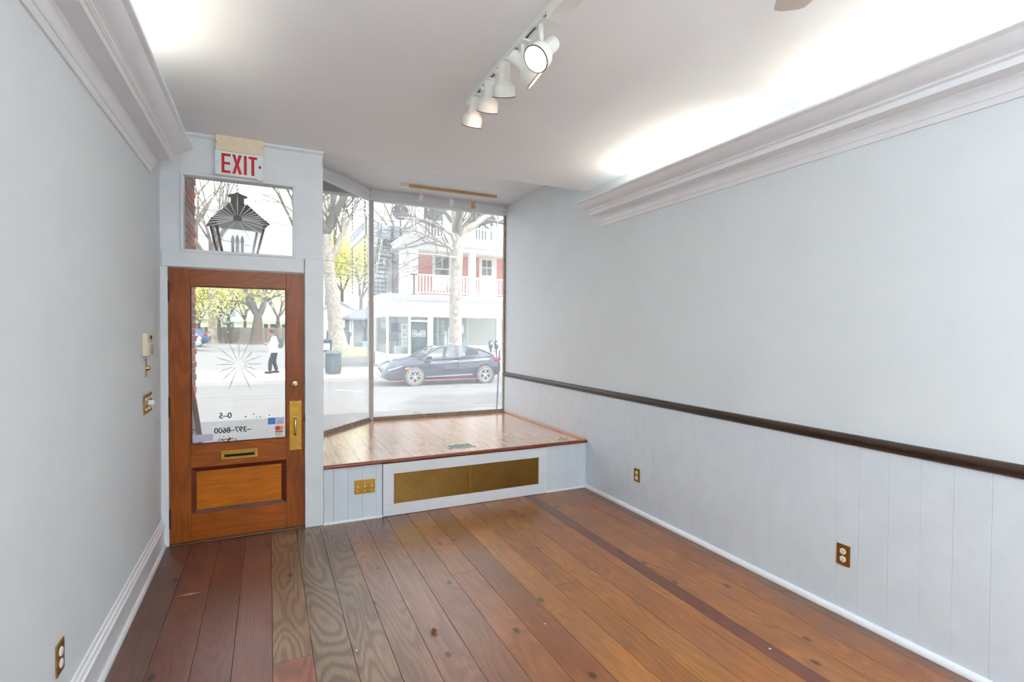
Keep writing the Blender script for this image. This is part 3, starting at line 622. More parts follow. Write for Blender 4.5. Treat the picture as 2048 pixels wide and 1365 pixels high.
# ---------------------------------------------------------------- ceiling fan (one blade tip in view)
fan = thing('ceiling_fan', (1.12, .72, ZC), 'white ceiling fan with a lamp, one blade tip showing at the top', 'fan')
FW = mat('fan_enamel', S(214, 208, 200), .5, var=.06, vscale=20, bump=.2, bscale=60)
fx, fy = 1.12, .72
MB().lathe([(0, 0), (.07, 0), (.065, -.04), (.03, -.06)], (fx, fy, ZC), (0, 0, 1), 20).build('canopy', FW, fan, smooth=40)
MB().cyl((fx, fy, ZC-.05), (fx, fy, 2.84), .012).build('rod', FW, fan, smooth=40)
MB().lathe([(.012, .13), (.08, .12), (.12, .08), (.12, .03), (.09, 0), (0, 0)], (fx, fy, 2.70), (0, 0, 1), 24).build('motor', FW, fan, smooth=40)
tip = Vector((1.655-fx, 1.225-fy, 0)); L = tip.length; a0 = math.atan2(tip.y, tip.x)
for k in range(4):
    m = MB(); m.M = Matrix.Translation((fx, fy, 2.72)) @ Matrix.Rotation(a0+k*math.pi/2, 4, 'Z') @ Matrix.Rotation(math.radians(9), 4, 'X')
    m.prism([(.16, -.045), (L-.06, -.062), (L-.012, -.040), (L, -.020), (L+.006, .035), (L-.004, .058), (.16, .045)], -.004, .004)
    b = m.build('blade', FW, fan, bevel=.002)
    m = MB(); m.M = Matrix.Translation((fx, fy, 2.722)) @ Matrix.Rotation(a0+k*math.pi/2, 4, 'Z'); m.box(.09, .22, -.02, .02, .004, .012); m.build('blade_arm', BRASS, fan, bevel=.002)
MB().lathe([(0, 0), (.05, -.01), (.055, -.05), (.03, -.08), (0, -.08)], (fx, fy, 2.70), (0, 0, 1), 20).build('light_fitter', FW, fan, smooth=40)
MB().lathe([(0, -.07), (.035, -.055), (.05, -.02), (.045, .02), (.02, .045)], (fx, fy, 2.565), (0, 0, 1), 18).build('globe', mat('fan_globe_light', (1, 1, 1), .4, var=0, emit=(.95, .975, 1), estr=95), fan, smooth=60)

# ================================================================== OUTDOORS
GS = -.40                                                  # street level
def ground(Y):                                             # height of the far side of the street
    if Y < 20.4: return GS
    if Y < 24: return -.25 + (Y-20.4)/3.6*.15
    return -.10 + min(1, (Y-24)/42)*.22
ASPH = mat('asphalt', (.215, .212, .21), .9, var=.07, vscale=1.2)
CONC = mat('concrete_walk', (.46, .455, .445), .9, var=.06, vscale=1.5)
LOTM = mat('lot_asphalt', (.235, .234, .232), .9, var=.08, vscale=.5)
st = box('street', -45, 50, 9.3, 20.4, GS-.2, GS, ASPH, label='sunlit pale asphalt street outside the shop', cat='street', kind='structure')
box('tar_seam', -20, 30, 17.05, 17.10, GS, GS+.003, mat('tar', (.2, .2, .21), .8), st)
box('tar_seam', -20, 30, 16.3, 16.33, GS, GS+.003, mat('tar', (.2, .2, .21), .8), st)
MB().bar((2.05, 17.9, GS+.003), (2.65, 17.0, GS+.003), .10, .004).build('parking_mark', mat('road_white', (.85, .85, .83), .8), st)
box('near_sidewalk', -45, 50, 6.43, 9.3, -.6, -.22, CONC, label='concrete sidewalk along the shop front in shadow', cat='sidewalk', kind='structure')
box('alcove_step', -.80, 1.16, 4.545, 6.6, -.22, -.012, CONC, label='concrete floor of the door alcove', cat='step', kind='structure')
def strip(name, ya, yb, za, zb, m_, label, cat, x0=-45, x1=60):
    return MB().add([(x0,ya,za),(x1,ya,za),(x1,yb,zb),(x0,yb,zb),(x0,ya,za-.4),(x1,ya,za-.4),(x1,yb,zb-.4),(x0,yb,zb-.4)], [(0,1,2,3),(7,6,5,4),(0,4,5,1),(1,5,6,2),(2,6,7,3),(3,7,4,0)]).build(name, m_, label=label, cat=cat, kind='structure')
strip('far_sidewalk', 20.4, 24.0, -.25, -.10, CONC, 'bright concrete sidewalk across the street', 'sidewalk')
strip('parking_lot', 24.0, 66.0, -.10, .12, LOTM, 'sunlit asphalt parking lot across the street', 'parking lot')
strip('back_yards', 66.0, 140, .12, .3, mat('yard_grass', S(150, 160, 100), .95), 'grassy ground behind the fence', 'ground')
# own building above and beside the shop window
FAC = brick_mat('facade_brick', S(150, 88, 70), S(128, 74, 62), S(196, 188, 178))
box('wall_facade', -7, 9, 6.47, 6.85, 3.36, 8.55, FAC, label='upper brick front of the shop building over the street', cat='wall', kind='structure')
box('wall_facade_side', 3.35, 9, 6.47, 6.85, -.3, 3.36, FAC, label='brick front beside the shop window', cat='wall', kind='structure')
box('outer_sill', 1.10, XR+.12, 6.458, 6.62, -.25, .462, mat('sill_stone', S(190, 186, 178), .8), label='stone ledge outside the shop window', cat='ledge', kind='structure')
box('roof_slab', -7, 9, YB-.3, 6.47, 3.37, 3.6, mat('roof_dark', (.1, .1, .1), .9), label='upper floor above the shop room', cat='roof', kind='structure')
box('alcove_ceiling', -.80, 1.30, 4.545, 6.47, 3.38, 3.42, mat('alcove_board', S(176, 174, 160), .8), label='grey boarded ceiling of the door alcove', cat='ceiling', kind='structure')
box('alcove_beam', -.80, 1.22, 6.47, 6.62, 3.235, 3.40, mat('beam_paint', S(168, 170, 156), .7, var=.1), label='painted beam across the front of the door alcove', cat='beam', kind='structure')
BRK = [mat('brick_red', S(150, 84, 62), .85, var=.2, vscale=12), mat('brick_brown', S(128, 90, 74), .85, var=.2, vscale=12), mat('brick_purple', S(118, 92, 90), .85, var=.2, vscale=12), mat('brick_orange', S(176, 100, 62), .85, var=.2, vscale=12)]
bw = box('wall_brick', -1.6, -.752, 4.56, 6.85, -.25, 3.36, mat('mortar', S(186, 178, 168), .9, var=.08, vscale=20), label='old brick side wall of the door alcove', cat='wall', kind='structure')
proto = [MB().box(-.752, -.742, 0, .2, 0, .062).build('brick', b, bw, bevel=.003) for b in BRK]
rb = random.Random(5); used = [False]*4
z = -.02; row = 0
while z < 3.24:
    y = 6.842 - (.105 if row % 2 else 0) - .2
    while y > 5.25:
        k = rb.choice((0, 0, 1, 1, 2, 3)); loc = (-.747 + rb.uniform(-.001, .002), y+.1, z)
        if not used[k]: proto[k].location = Vector(loc) - wloc(bw); used[k] = True
        else: copy_part(proto[k], bw, loc)
        y -= .210
    z += .0735; row += 1
# ---------------------------------------------------------------- hanging lantern
ln = thing('hanging_lantern', (-.265, 5.6, 2.1), 'large black four-sided lantern hanging outside the transom', 'lantern')
LB = mat('lantern_iron', S(74, 72, 72), .55, var=.1)
LG = glass_mat('lantern_glass', (.93, .95, .94), .42)
lx, ly = -.265, 5.6
def sq(r, z, rot=math.pi/4+.18): return [(lx+r*1.414*math.cos(rot+k*math.pi/2), ly+r*1.414*math.sin(rot+k*math.pi/2), z) for k in range(4)]
m = MB(); rings = [sq(.245, 2.585), sq(.225, 2.605), sq(.17, 2.665), sq(.085, 2.765), sq(.085, 2.775)]
vs = [p for r in rings for p in r]; fs = [(k*4+i, k*4+(i+1) % 4, k*4+4+(i+1) % 4, k*4+4+i) for k in range(4) for i in range(4)] + [(0, 1, 2, 3), (16, 17, 18, 19)]
m.add(vs, fs).build('roof', LB, ln)
MB().lathe([(.058, 0), (.058, .075), (.080, .082), (.088, .090), (.034, .110), (.014, .122), (.008, .128), (0, .128)], (lx, ly, 2.772), (0, 0, 1), 20).build('chimney_cap', LB, ln, smooth=40)
top, bot = sq(.205, 2.583), sq(.118, 2.16)
for k in range(4):
    MB().bar(top[k], bot[k], .016, .016).build('corner_bar', LB, ln)
    j = (k+1) % 4
    MB().add([top[k], top[j], bot[j], bot[k]], [(0, 1, 2, 3)]).build('pane', LG, ln)
m = MB(); a = sq(.125, 2.135); b = sq(.125, 2.165); m.add(a+b, [(3,2,1,0), (4,5,6,7)]+[(i, (i+1) % 4, 4+(i+1) % 4, 4+i) for i in range(4)]); m.build('base', LB, ln)
for dx, dy in ((-.04, .0), (.04, .0), (0, .045), (0, -.045)):
    c = MB().cyl((lx+dx, ly+dy, 2.165), (lx+dx, ly+dy, 2.40), .014, n=10).build('candle', mat('candle_sleeve', S(200, 205, 205), .5, var=.05), ln, smooth=40)
    MB().lathe([(.008, 0), (.018, .03), (.012, .065), (0, .09)], (lx+dx, ly+dy, 2.40), (0, 0, 1), 10).build('flame_bulb', mat('clear_bulb', S(225, 228, 228), .2, var=0), c, smooth=60)
z = 2.896
k = 0
while z < 3.375:
    pts = []
    for i in range(13):
        t = 2*math.pi*i/12; u = .011*math.cos(t); w = .021*math.sin(t)
        pts.append((lx+(u if k % 2 else 0), ly+(0 if k % 2 else u), z+.016+w) if True else 0)
    MB().tube(pts, .0028, 5, False).build('chain_link', LB, ln, smooth=60); z += .0335; k += 1
# ---------------------------------------------------------------- leaning sign board by the door, pole by the window
sg = thing('sandwich_board', (-.58, 5.55, -.01), 'red-edged sandwich board leaning in the door alcove', 'sign')
P0, P1, P2 = at(381, 770, 5.55), at(388, 804, 5.55), at(398, 866, 5.55)
def board(n, a, b, wd, m_, y0, y1):
    d = (b-a); s = Vector((1, 0, 0))
    MB().add([a+Vector((0, y0, 0)), a+Vector((wd, y0, 0)), b+Vector((wd, y0, 0)), b+Vector((0, y0, 0)), a+Vector((0, y1, 0)), a+Vector((wd, y1, 0)), b+Vector((wd, y1, 0)), b+Vector((0, y1, 0))], [(0,1,2,3),(7,6,5,4),(0,4,5,1),(1,5,6,2),(2,6,7,3),(3,7,4,0)]).build(n, m_, sg)
PX = Vector((-.02, 0, 0)); foot = P2 + (P2-P1).normalized()*((P2.z+.012)/abs((P2-P1).normalized().z))
board('upper_edge', P0+PX, P1+PX, .04, mat('sign_red_paint', S(206, 56, 62), .5), -.015, .03)
board('lower_edge', P1+PX, foot+PX, .04, mat('sign_brown_wood', S(128, 100, 90), .6), -.015, .03)
WF = mat('sign_white_face', S(232, 236, 238), .5)
board('face', P1+Vector((-.14, 0, 0)), foot+Vector((-.14, 0, 0)), .12, WF, .0, .015)
for k in range(6):
    c = P1+(foot-P1)*(.30+.09*k)+Vector((-.045+.01*(k % 2), -.004, 0)); MB().tube([c+Vector((.018*math.cos(t), 0, .022*math.sin(t*1.3))) for t in [i*.7 for i in range(8)]], .004, 5).build('chalk_stroke', mat('ink_dark', S(60, 70, 78), .7), sg)
po = MB(); po.tube([at(999, 700, 6.70), at(992, 826, 6.70) + Vector((-.02, 0, -.62))], .011, 8).build('metal_pole', mat('pole_grey', S(70, 76, 80), .5), label='thin grey pole leaning outside the right window edge', cat='pole')
# hanging sign on chains over the sidewalk
hs = thing('hanging_sign', (1.33, 8.6, 2.6), 'pale double-hung shop sign on chains outside the angled window', 'sign')
HG = mat('sign_pale', S(206, 218, 226), .6, var=.03); HD = mat('sign_slate', S(84, 96, 108), .6, var=.05)
sx = 1.33; na, fa = 7.95, 9.45; zt_, zb_ = at(731, 431, na).z, at(731, 470, na).z
box('panel', sx-.018, sx+.018, na, fa, zb_, zt_, HG, hs, bevel=.004)
for side in (-1, 1):
    xx = sx+side*.0205; b = box('name_band', xx-.002, xx+.002, na+.09, fa-.05, zb_+.10, zt_-.09, HD, hs)
    r5 = random.Random(9); y = na+.16
    while y < fa-.14:
        h = r5.uniform(.03, .06); w = r5.uniform(.02, .05); box('letter_stroke', xx+side*.002-.001, xx+side*.002+.001, y, y+w, (zb_+zt_)/2-h, (zb_+zt_)/2+h*.8, HG, b); y += w+r5.uniform(.015, .05)
for y in (na+.10, fa-.10):
    for k in range(22): MB().lathe([(0, -.028), (.010, -.018), (.010, .018), (0, .028)], (sx, y, zt_+.03+k*.062), (0, 0, 1), 6).build('chain_link', BLACK, hs)
    for k in range(13): MB().lathe([(0, -.028), (.010, -.018), (.010, .018), (0, .028)], (sx, y, zb_-.03-k*.062), (0, 0, 1), 6).build('chain_link', BLACK, hs)
MB().tube([(sx, 6.85, zt_+1.42), (sx, fa+.05, zt_+1.42)], .025, 8).build('bracket_arm', BLACK, hs)

# ---------------------------------------------------------------- trees
BARK = mat('sycamore_bark', S(164, 159, 149), .9, var=.45, vscale=7, bump=.4, bscale=20)
BARKD = mat('rough_bark', S(106, 94, 84), .95, var=.25, vscale=4, bump=.5, bscale=15)
TWIG = mat('twig_bark', S(118, 114, 108), .9, var=.15)
LEAFY = leaf_mat('spring_leaf', S(232, 230, 158)); LEAFG = leaf_mat('spring_green', S(214, 216, 152)); BUD = leaf_mat('pale_bud', S(232, 226, 176))
def grow(m, tips, p, d, L, r, depth, rng, spread=.55, up=.12):
    n = 3; pts = [p]; rad = [r]
    for i in range(n):
        d = (d + Vector((rng.gauss(0, .13), rng.gauss(0, .13), rng.gauss(0, .1)+up*.3))).normalized()
        p = p + d*(L/n); pts.append(p); rad.append(r*(1-.32*(i+1)/n))
    m.tube(pts, rad, 6 if r > .08 else 4, False)
    if depth == 0: tips.append(p); return
    tips.append(p) if depth < 2 else None
    for k in range(rng.choice((2, 3, 3)) if depth > 1 else rng.choice((2, 3))):
        a = rng.uniform(0, 6.28); q = d.orthogonal().normalized(); q = Matrix.Rotation(a, 3, d) @ q
        nd = (d + q*rng.uniform(spread*.6, spread*1.5) + Vector((0, 0, up))).normalized()
        grow(m, tips, pts[rng.choice((2, 3, 3))], nd, L*rng.uniform(.62, .82), r*rng.uniform(.45, .62), depth-1, rng, spread, up)
def leaves(tips, n, size, spread, rng):
    m = MB()
    for i in range(n):
        p = rng.choice(tips) + Vector((rng.gauss(0, spread), rng.gauss(0, spread), rng.gauss(0, spread)))
        u = Vector((rng.gauss(0, 1), rng.gauss(0, 1), rng.gauss(0, 1))).normalized(); v = u.orthogonal().normalized(); s = size*rng.uniform(.5, 1.2)
        m.add([p-u*s*.5, p+v*s*.4, p+u*s*.5, p-v*s*.4], [(0, 1, 2, 3)])
    return m
def tree(name, label, trunk, rad, seed, depth, L, leafmat, nleaf, lsize, lspread, barkm, limbs=(), spread=.55, twigm=None, group=None, n0=4, up=.12):
    """trunk: list of points from the ground up; limbs: list of (points, radii)"""
    rng = random.Random(seed)
    t = thing(name, trunk[0], label, 'tree', group)
    m = MB(); m.tube(trunk, rad, 12); m.build('trunk', barkm, t, smooth=60)
    mb = MB(); tips = []
    for pts, rr in limbs:
        m = MB(); m.tube(pts, rr, 8); m.build('limb', barkm, t, smooth=60)
        for k in range(1, len(pts)):
            d = (Vector(pts[k])-Vector(pts[k-1])).normalized()
            for q in range(2):
                o = Matrix.Rotation(rng.uniform(0, 6.28), 3, d) @ d.orthogonal().normalized()
                grow(mb, tips, Vector(pts[k]), (d*.6+o*.8+Vector((0, 0, .2))).normalized(), L*.6, rr[k]*.5, max(0, depth-1), rng, spread, up)
    top = Vector(trunk[-1]); d = (top-Vector(trunk[-2])).normalized()
    for k in range(n0):
        o = Matrix.Rotation(k*6.28/n0+rng.uniform(-.4, .4), 3, d) @ d.orthogonal().normalized()
        grow(mb, tips, top, (d+o*rng.uniform(.3, .7)).normalized(), L, rad[-1]*.8, depth, rng, spread, up)
    mb.build('branches', twigm or barkm, t, smooth=60, kind='stuff', fix=False)
    if nleaf: leaves(tips, nleaf, lsize, lspread, rng).build('foliage', leafmat, t, kind='stuff', fix=False)
    return t
def V(px, py, Y, dy=0): p = at(px, py, Y); return Vector((p.x, p.y+dy, p.z))
# street sycamore in front of the porch
Y = 21.6
b0 = V(910, 700, Y); base = Vector((b0.x, Y, ground(Y)))
tree('street_sycamore', 'pale spotted sycamore on the far sidewalk behind the black car', [base, V(911, 690, Y), V(911, 640, Y), V(912, 590, Y), V(913, 540, Y), V(915, 500, Y), V(917, 478, Y)], [.36, .30, .285, .275, .26, .25, .24], 11, 3, 2.2, BUD, 700, .10, .22, BARK,
     limbs=[([V(912, 510, Y), V(900, 495, Y), V(880, 482, Y), V(857, 470, Y, .3), V(838, 458, Y, .5), V(800, 455, Y, .8)], [.12, .10, .085, .07, .05, .025]),
            ([V(913, 490, Y), V(903, 470, Y, -.1), V(885, 460, Y, -.2), V(862, 450, Y, -.3), V(842, 444, Y, -.5), V(790, 442, Y, -.8)], [.12, .10, .08, .06, .05, .02]),
            ([V(920, 482, Y), V(930, 462, Y), V(948, 450, Y), V(968, 436, Y, .2), V(990, 424, Y, .4), V(1030, 400, Y, .8)], [.18, .16, .15, .14, .12, .08]),
            ([V(916, 480, Y), V(912, 450, Y), V(911, 420, Y), V(908, 380, Y), V(900, 330, Y)], [.22, .21, .20, .18, .14]),
            ([V(918, 478, Y), V(922, 450, Y, .1), V(926, 422, Y, .2), V(928, 390, Y, .4)], [.10, .09, .085, .07]),
            ([V(911, 517, Y, -.2), V(890, 517, Y, -.5), V(868, 514, Y, -.6), V(840, 513, Y, -.7), V(805, 512, Y, -.9), V(780, 515, Y, -1.)], [.06, .05, .04, .035, .03, .012])], twigm=TWIG, n0=2)
# big sycamore beyond the litter bin
Y = 36
tree('old_sycamore', 'massive pale sycamore trunk behind the litter bin', [Vector((V(678, 705, Y).x, Y, ground(Y))), V(676, 690, Y), V(672, 660, Y), V(669, 625, Y), V(664, 590, Y), V(659, 550, Y), V(655, 510, Y), V(652, 470, Y)], [.95, .64, .50, .46, .42, .38, .35, .32], 21, 4, 5.0, BUD, 1500, .22, .5, BARK,
     limbs=[([V(657, 530, Y), V(672, 500, Y), V(684, 470, Y), V(690, 420, Y), V(694, 380, Y)], [.22, .2, .17, .15, .1]), ([V(684, 470, Y), V(700, 440, Y), V(712, 410, Y), V(720, 380, Y)], [.14, .11, .09, .06])], twigm=TWIG)
# trees seen through the door and behind the fence
def bgtree(px, py, Y, hpx, r, seed, lm, nl, label, bark=BARKD, depth=4, L=4.0, ls=.35, sp=.9, lean=0, n0=4, up=.12):
    b = V(px, py, Y); b.z = ground(Y) if Y < 66 else .15
    t1 = V(px+lean*.4, py-hpx*.35, Y); t2 = V(px+lean*.75, py-hpx*.7, Y); t3 = V(px+lean, py-hpx, Y)
    tree('background_tree', label, [b, b+(t1-b)*.3, t1, t2, t3], [r*1.5, r*1.05, r, r*.85, r*.7], seed, depth, L, lm, nl, ls, sp, bark, twigm=TWIG, group='trees beyond the parking lot', n0=n0, up=up)
bgtree(425, 686, 60, 150, .40, 31, BUD, 500, 'tall pale trunk left of the star cut in the door pane', BARK, L=4, ls=.2)
bgtree(512, 686, 58, 52, .55, 32, LEAFY, 5200, 'stout rough trunk with yellow leaves left of the walking person', L=1.9, sp=.8, lean=4, ls=.22, up=.0)
bgtree(457, 684, 62, 50, .22, 33, LEAFY, 4200, 'slim trunk with yellow leaves above the board fence', L=1.8, sp=.85, ls=.22, up=.0)
bgtree(398, 684, 63, 36, .18, 34, LEAFG, 2600, 'bushy green tree behind the parked cars', L=1.6, sp=.6, ls=.22, up=.0)
bgtree(438, 660, 72, 22, .2, 35, LEAFG, 3000, 'many-stemmed shrub tree before the blue house', L=1.9, n0=7, sp=.6, ls=.22)
bgtree(556, 680, 66, 44, .26, 36, LEAFY, 5200, 'yellow leafed tree over the white carport', L=2.1, sp=.9, ls=.24, up=.0)
bgtree(490, 660, 70, 18, .18, 37, LEAFY, 1800, 'spreading many-stemmed shrub against the white house', L=1.8, n0=8, sp=.55, ls=.22)
bgtree(722, 640, 74, 40, .3, 38, LEAFY, 9000, 'bright yellow-green tree behind the white gable', L=2.9, sp=1.4, ls=.34, up=.0)
bgtree(684, 640, 78, 55, .3, 39, LEAFY, 9000, 'tall yellow-green tree between gable and sycamore', L=3.0, sp=1.4, ls=.34, up=.0)
bgtree(606, 640, 70, 170, .34, 40, BUD, 2600, 'high bare-branched tree right of the lantern', L=4.6, depth=5, sp=1.0, ls=.22, lean=-8, up=-.03, n0=6)
bgtree(392, 640, 80, 190, .34, 41, BUD, 700, 'high bare-branched tree left of the lantern', L=4.6, depth=5, sp=1.0, n0=5, ls=.24)
bgtree(655, 640, 84, 200, .36, 42, BUD, 900, 'tall bare tree at the left of the angled window', L=4.4, depth=5, sp=1.0, ls=.26)
bgtree(792, 620, 60, 130, .3, 43, BUD, 900, 'bare budding tree behind the fire escape', L=3.4, depth=5, sp=.8, ls=.2)
# street tree just out of view whose shade falls on the street
tree('kerb_tree', 'leafy street tree on the near kerb shading the street', [Vector((8.5, 9.15, -.22)), Vector((8.5, 9.2, 2.0)), Vector((8.5, 9.4, 3.9))], [.2, .16, .13], 51, 4, 1.0, LEAFG, 2600, .17, .28, BARKD)

# ---------------------------------------------------------------- corner shop building across the street
YS = 23.5; GB = ground(YS)
def hx(px, Y): return at(px, 650, Y).x
def hz(px, py, Y): return at(px, py, Y).z
BW_ = mat('house_white', (.80, .81, .80), .7, var=.03, vscale=1.5); CRM = mat('house_cream', (.74, .73, .68), .7, var=.03)
GSID = mat('grey_siding', S(166, 175, 181), .75, var=.05, vscale=1.)
BRH = brick_mat('house_brick', S(206, 112, 92), S(188, 98, 82), S(214, 176, 160))
HGL = mat('house_window_glass', S(62, 74, 78), .08, var=.5, vscale=2.5, spec=.8)
SHG = glass_mat('storefront_glass', (.86, .90, .90), .04)
TEAL = mat('teal_door_paint', S(34, 78, 92), .5, var=.06)
IRON = mat('grey_iron', S(50, 60, 66), .6, var=.08)
bd = thing('corner_shop_building', (8.5, 25, GB), 'white two-storey corner shop with a brick porch level across the street', 'building')
XL_, XR_ = hx(774, YS), 14.0
# shop storey
box('bulkhead', XL_, hx(820, YS), YS, YS+.15, GB-.05, .50, BW_, bd); box('bulkhead', hx(862, YS), XR_, YS, YS+.15, GB-.05, .50, BW_, bd)
box('side_bulkhead', XL_, XL_+.15, YS+.15, YS+3.2, GB-.05, .52, BW_, bd)
for a, b in ((774, 777), (817, 821), (856, 866), (993, 1001)): box('shop_pier', hx(a, YS), hx(b, YS), YS-.02, YS+.15, GB, 2.24, BW_, bd)
box('shop_pier', XL_, XL_+.12, YS+2.9, YS+3.15, GB, 2.24, BW_, bd)
sbd = box('sign_band', XL_, XR_, YS, YS+.2, 2.22, 3.0, BW_, bd); box('sign_band_side', XL_, XL_+.2, YS+.2, YS+3.2, 2.22, 3.0, BW_, bd)
for a, b in ((781, 905), (930, 994)): box('fascia_panel', hx(a, YS), hx(b, YS), YS-.03, YS, 2.32, 2.82, mat('fascia_paint', (.76, .775, .79), .6), sbd)
m = MB(); m.box(XL_-.22, XR_, YS-.24, YS+3.2, 3.0, 3.10); m.build('cornice', BW_, bd); m = MB(); m.box(XL_-.32, XR_, YS-.34, YS+3.2, 3.10, 3.22); m.build('cornice_top', BW_, bd)
box('pane', hx(777, YS), hx(817, YS), YS+.06, YS+.07, .50, 2.22, SHG, bd); box('pane', hx(866, YS), hx(993, YS), YS+.06, YS+.07, .50, 2.22, SHG, bd)
box('side_pane', XL_+.05, XL_+.06, YS+.12, YS+2.9, .52, 2.22, SHG, bd)
inn = box('shop_interior_wall', XL_+.2, XR_, YS+3.0, YS+3.1, GB, 2.9, mat('interior_cream', (.66, .65, .60), .8, var=.08), bd); box('shop_floor', XL_+.2, XR_, YS+.15, YS+3.0, GB-.05, .02, CRM, bd); box('shop_ceiling', XL_+.2, XR_, YS+.2, YS+3.0, 2.85, 2.95, CRM, bd)
box('dark_partition', hx(866, YS)+.02, hx(945, YS), YS+.9, YS+1.0, GB, 2.3, mat('display_slate', S(110, 126, 124), .8, var=.2, vscale=3), bd)
dsh = box('shop_door', hx(822, YS), hx(855, YS), YS+.05, YS+.10, GB, 1.99, TEAL, bd)
box('door_glass', hx(824.5, YS), hx(851, YS), YS+.045, YS+.05, .15, 1.86, mat('door_dim_glass', S(56, 74, 80), .15, var=.3, vscale=4), dsh)
box('door_frame', hx(821, YS), hx(822, YS), YS, YS+.12, GB, 2.22, CRM, bd); box('door_frame', hx(855, YS), hx(857, YS), YS, YS+.12, GB, 2.22, CRM, bd); box('transom_bar', hx(821, YS), hx(857, YS), YS, YS+.12, 1.99, 2.07, CRM, bd); box('transom_light', hx(822, YS), hx(855, YS), YS+.05, YS+.06, 2.07, 2.22, HGL, bd)
# boxed emblem lettering on the door
WV = mat('white_vinyl', (.9, .9, .9), .5, var=0)
def ln2(n, a, b, w, par, Y): MB().bar((hx(a[0], Y), Y, hz(a[0], a[1], Y)), (hx(b[0], Y), Y, hz(b[0], b[1], Y)), .004, w, up=(0, 1, 0)).build(n, WV, par) if False else MB().bar((hx(a[0], Y), Y, hz(a[0], a[1], Y)), (hx(b[0], Y), Y, hz(b[0], b[1], Y)), w, .004, up=(0, 1, 0)).build(n, WV, par)
EYY = YS+.040
for x0, x1 in ((824.3, 833), (841.3, 850.7)):
    for a, b in (((x0, 661.8), (x1, 661.8)), ((x0, 673.6), (x1, 673.6)), ((x0, 661.8), (x0, 673.6)), ((x1, 661.8), (x1, 673.6)), ((x0+2, 664.5), (x1-1.2, 664.5)), ((x0+2, 671), (x1-2, 671)), ((x0+2, 664.5), (x0+2, 671))): ln2('emblem_line', a, b, .014, dsh, EYY)
    ln2('emblem_bar', (x0+4.0, 667.8), (x1, 667.8), .05, dsh, EYY)
c6 = at(836.8, 670.0, EYY)
MB().tube([c6+Vector((.05*math.cos(t), 0, .06*math.sin(t))) for t in [i*.5236 for i in range(13)]], .012, 6, False).build('emblem_figure', WV, dsh)
MB().tube([c6+Vector((.05, 0, .0)), c6+Vector((.055, 0, .07)), c6+Vector((.035, 0, .12))], .011, 6).build('emblem_figure', WV, dsh)
# things in the shop windows
def poster(px0, px1, py0, py1, Y, m1, m2, label, group=None):
    t = thing('window_poster', (hx((px0+px1)/2, Y), Y, hz(px0, py1, Y)), label, 'poster', group)
    x0, x1, z0, z1 = hx(px0, Y), hx(px1, Y), hz(px0, py1, Y), hz(px0, py0, Y)
    box('mount', x0, x1, Y, Y+.01, z0, z1, m1, t); box('picture', x0+.06, x1-.06, Y-.004, Y, z0+.08, z1-.06, m2, t)
FRB = mat('poster_frame', S(86, 92, 98), .6); PW = mat('poster_white', (.85, .85, .84), .7)
poster(802.5, 815, 648, 662, YS+.085, PW, mat('poster_brown', S(150, 140, 130), .7), 'upper poster with a brown figure in the shop window', 'posters in the shop window')
poster(802.5, 815, 664, 677, YS+.085, PW, mat('poster_olive', S(190, 186, 160), .7, var=.2), 'middle olive poster in the shop window', 'posters in the shop window')
poster(802.5, 815, 680, 693.5, YS+.085, PW, mat('poster_peach', S(240, 206, 170), .7, var=.1), 'lower poster with a peach sun in the shop window', 'posters in the shop window')
ez = thing('display_easel', (hx(788, YS+.9), YS+.9, .02), 'dark blue placard on an easel inside the shop window', 'easel')
EZ = YS+.9
box('placard', hx(782, EZ), hx(801, EZ), EZ, EZ+.04, hz(790, 667, EZ), hz(790, 646, EZ), mat('placard_blue', S(34, 58, 80), .6, var=.1), ez)
box('picture_panel', hx(779, EZ), hx(798, EZ), EZ-.03, EZ, hz(790, 680, EZ), hz(790, 664, EZ), mat('panel_mixed', S(120, 136, 160), .6, var=.5, vscale=6), ez)
box('ledge', hx(778, EZ), hx(797, EZ), EZ-.06, EZ+.02, hz(790, 682.5, EZ), hz(790, 680.5, EZ), IRON, ez)
MB().tube([at(792.5, 637, EZ+.1), at(792.5, 650, EZ+.1)], .02, 6).build('easel_post', BLACK, ez)
for a, b in ((784, 778.5), (794.5, 795)): q = at(b, 706, EZ); q.z = .02; MB().tube([at(a, 682, EZ), q], .02, 6).build('easel_leg', BLACK, ez)
box('display_plinth', hx(790, YS+.5), hx(817, YS+.5), YS+.35, YS+.7, .02, hz(800, 692, YS+.5), PW, label='white display plinth inside the shop window', cat='plinth')
box('display_counter', hx(934, YS+.6), hx(985, YS+.6), YS+.4, YS+.8, .02, hz(960, 691, YS+.6), PW, label='white counter behind the right shop window', cat='counter')
for k, (px, n) in enumerate(((875.8, 8), (885.8, 8), (936, 7))):
    t = thing('bead_strand', (hx(px, YS+.3), YS+.3, .6), ('strand of white paper balls beside the teal shop door', 'middle strand of white paper balls left of the sycamore', 'strand of white paper balls right of the sycamore')[k], 'garland', 'paper ball garlands in the shop window')
    MB().cyl((hx(px, YS+.3), YS+.3, .55), (hx(px, YS+.3), YS+.3, 2.2), .005, n=5).build('string', PW, t)
    for i in range(n): MB().lathe([(0, -.032), (.022, -.022), (.032, 0), (.022, .022), (0, .032)], (hx(px, YS+.3), YS+.3, .68+i*.19), (0, 0, 1), 8).build('paper_ball', PW, t, smooth=60)
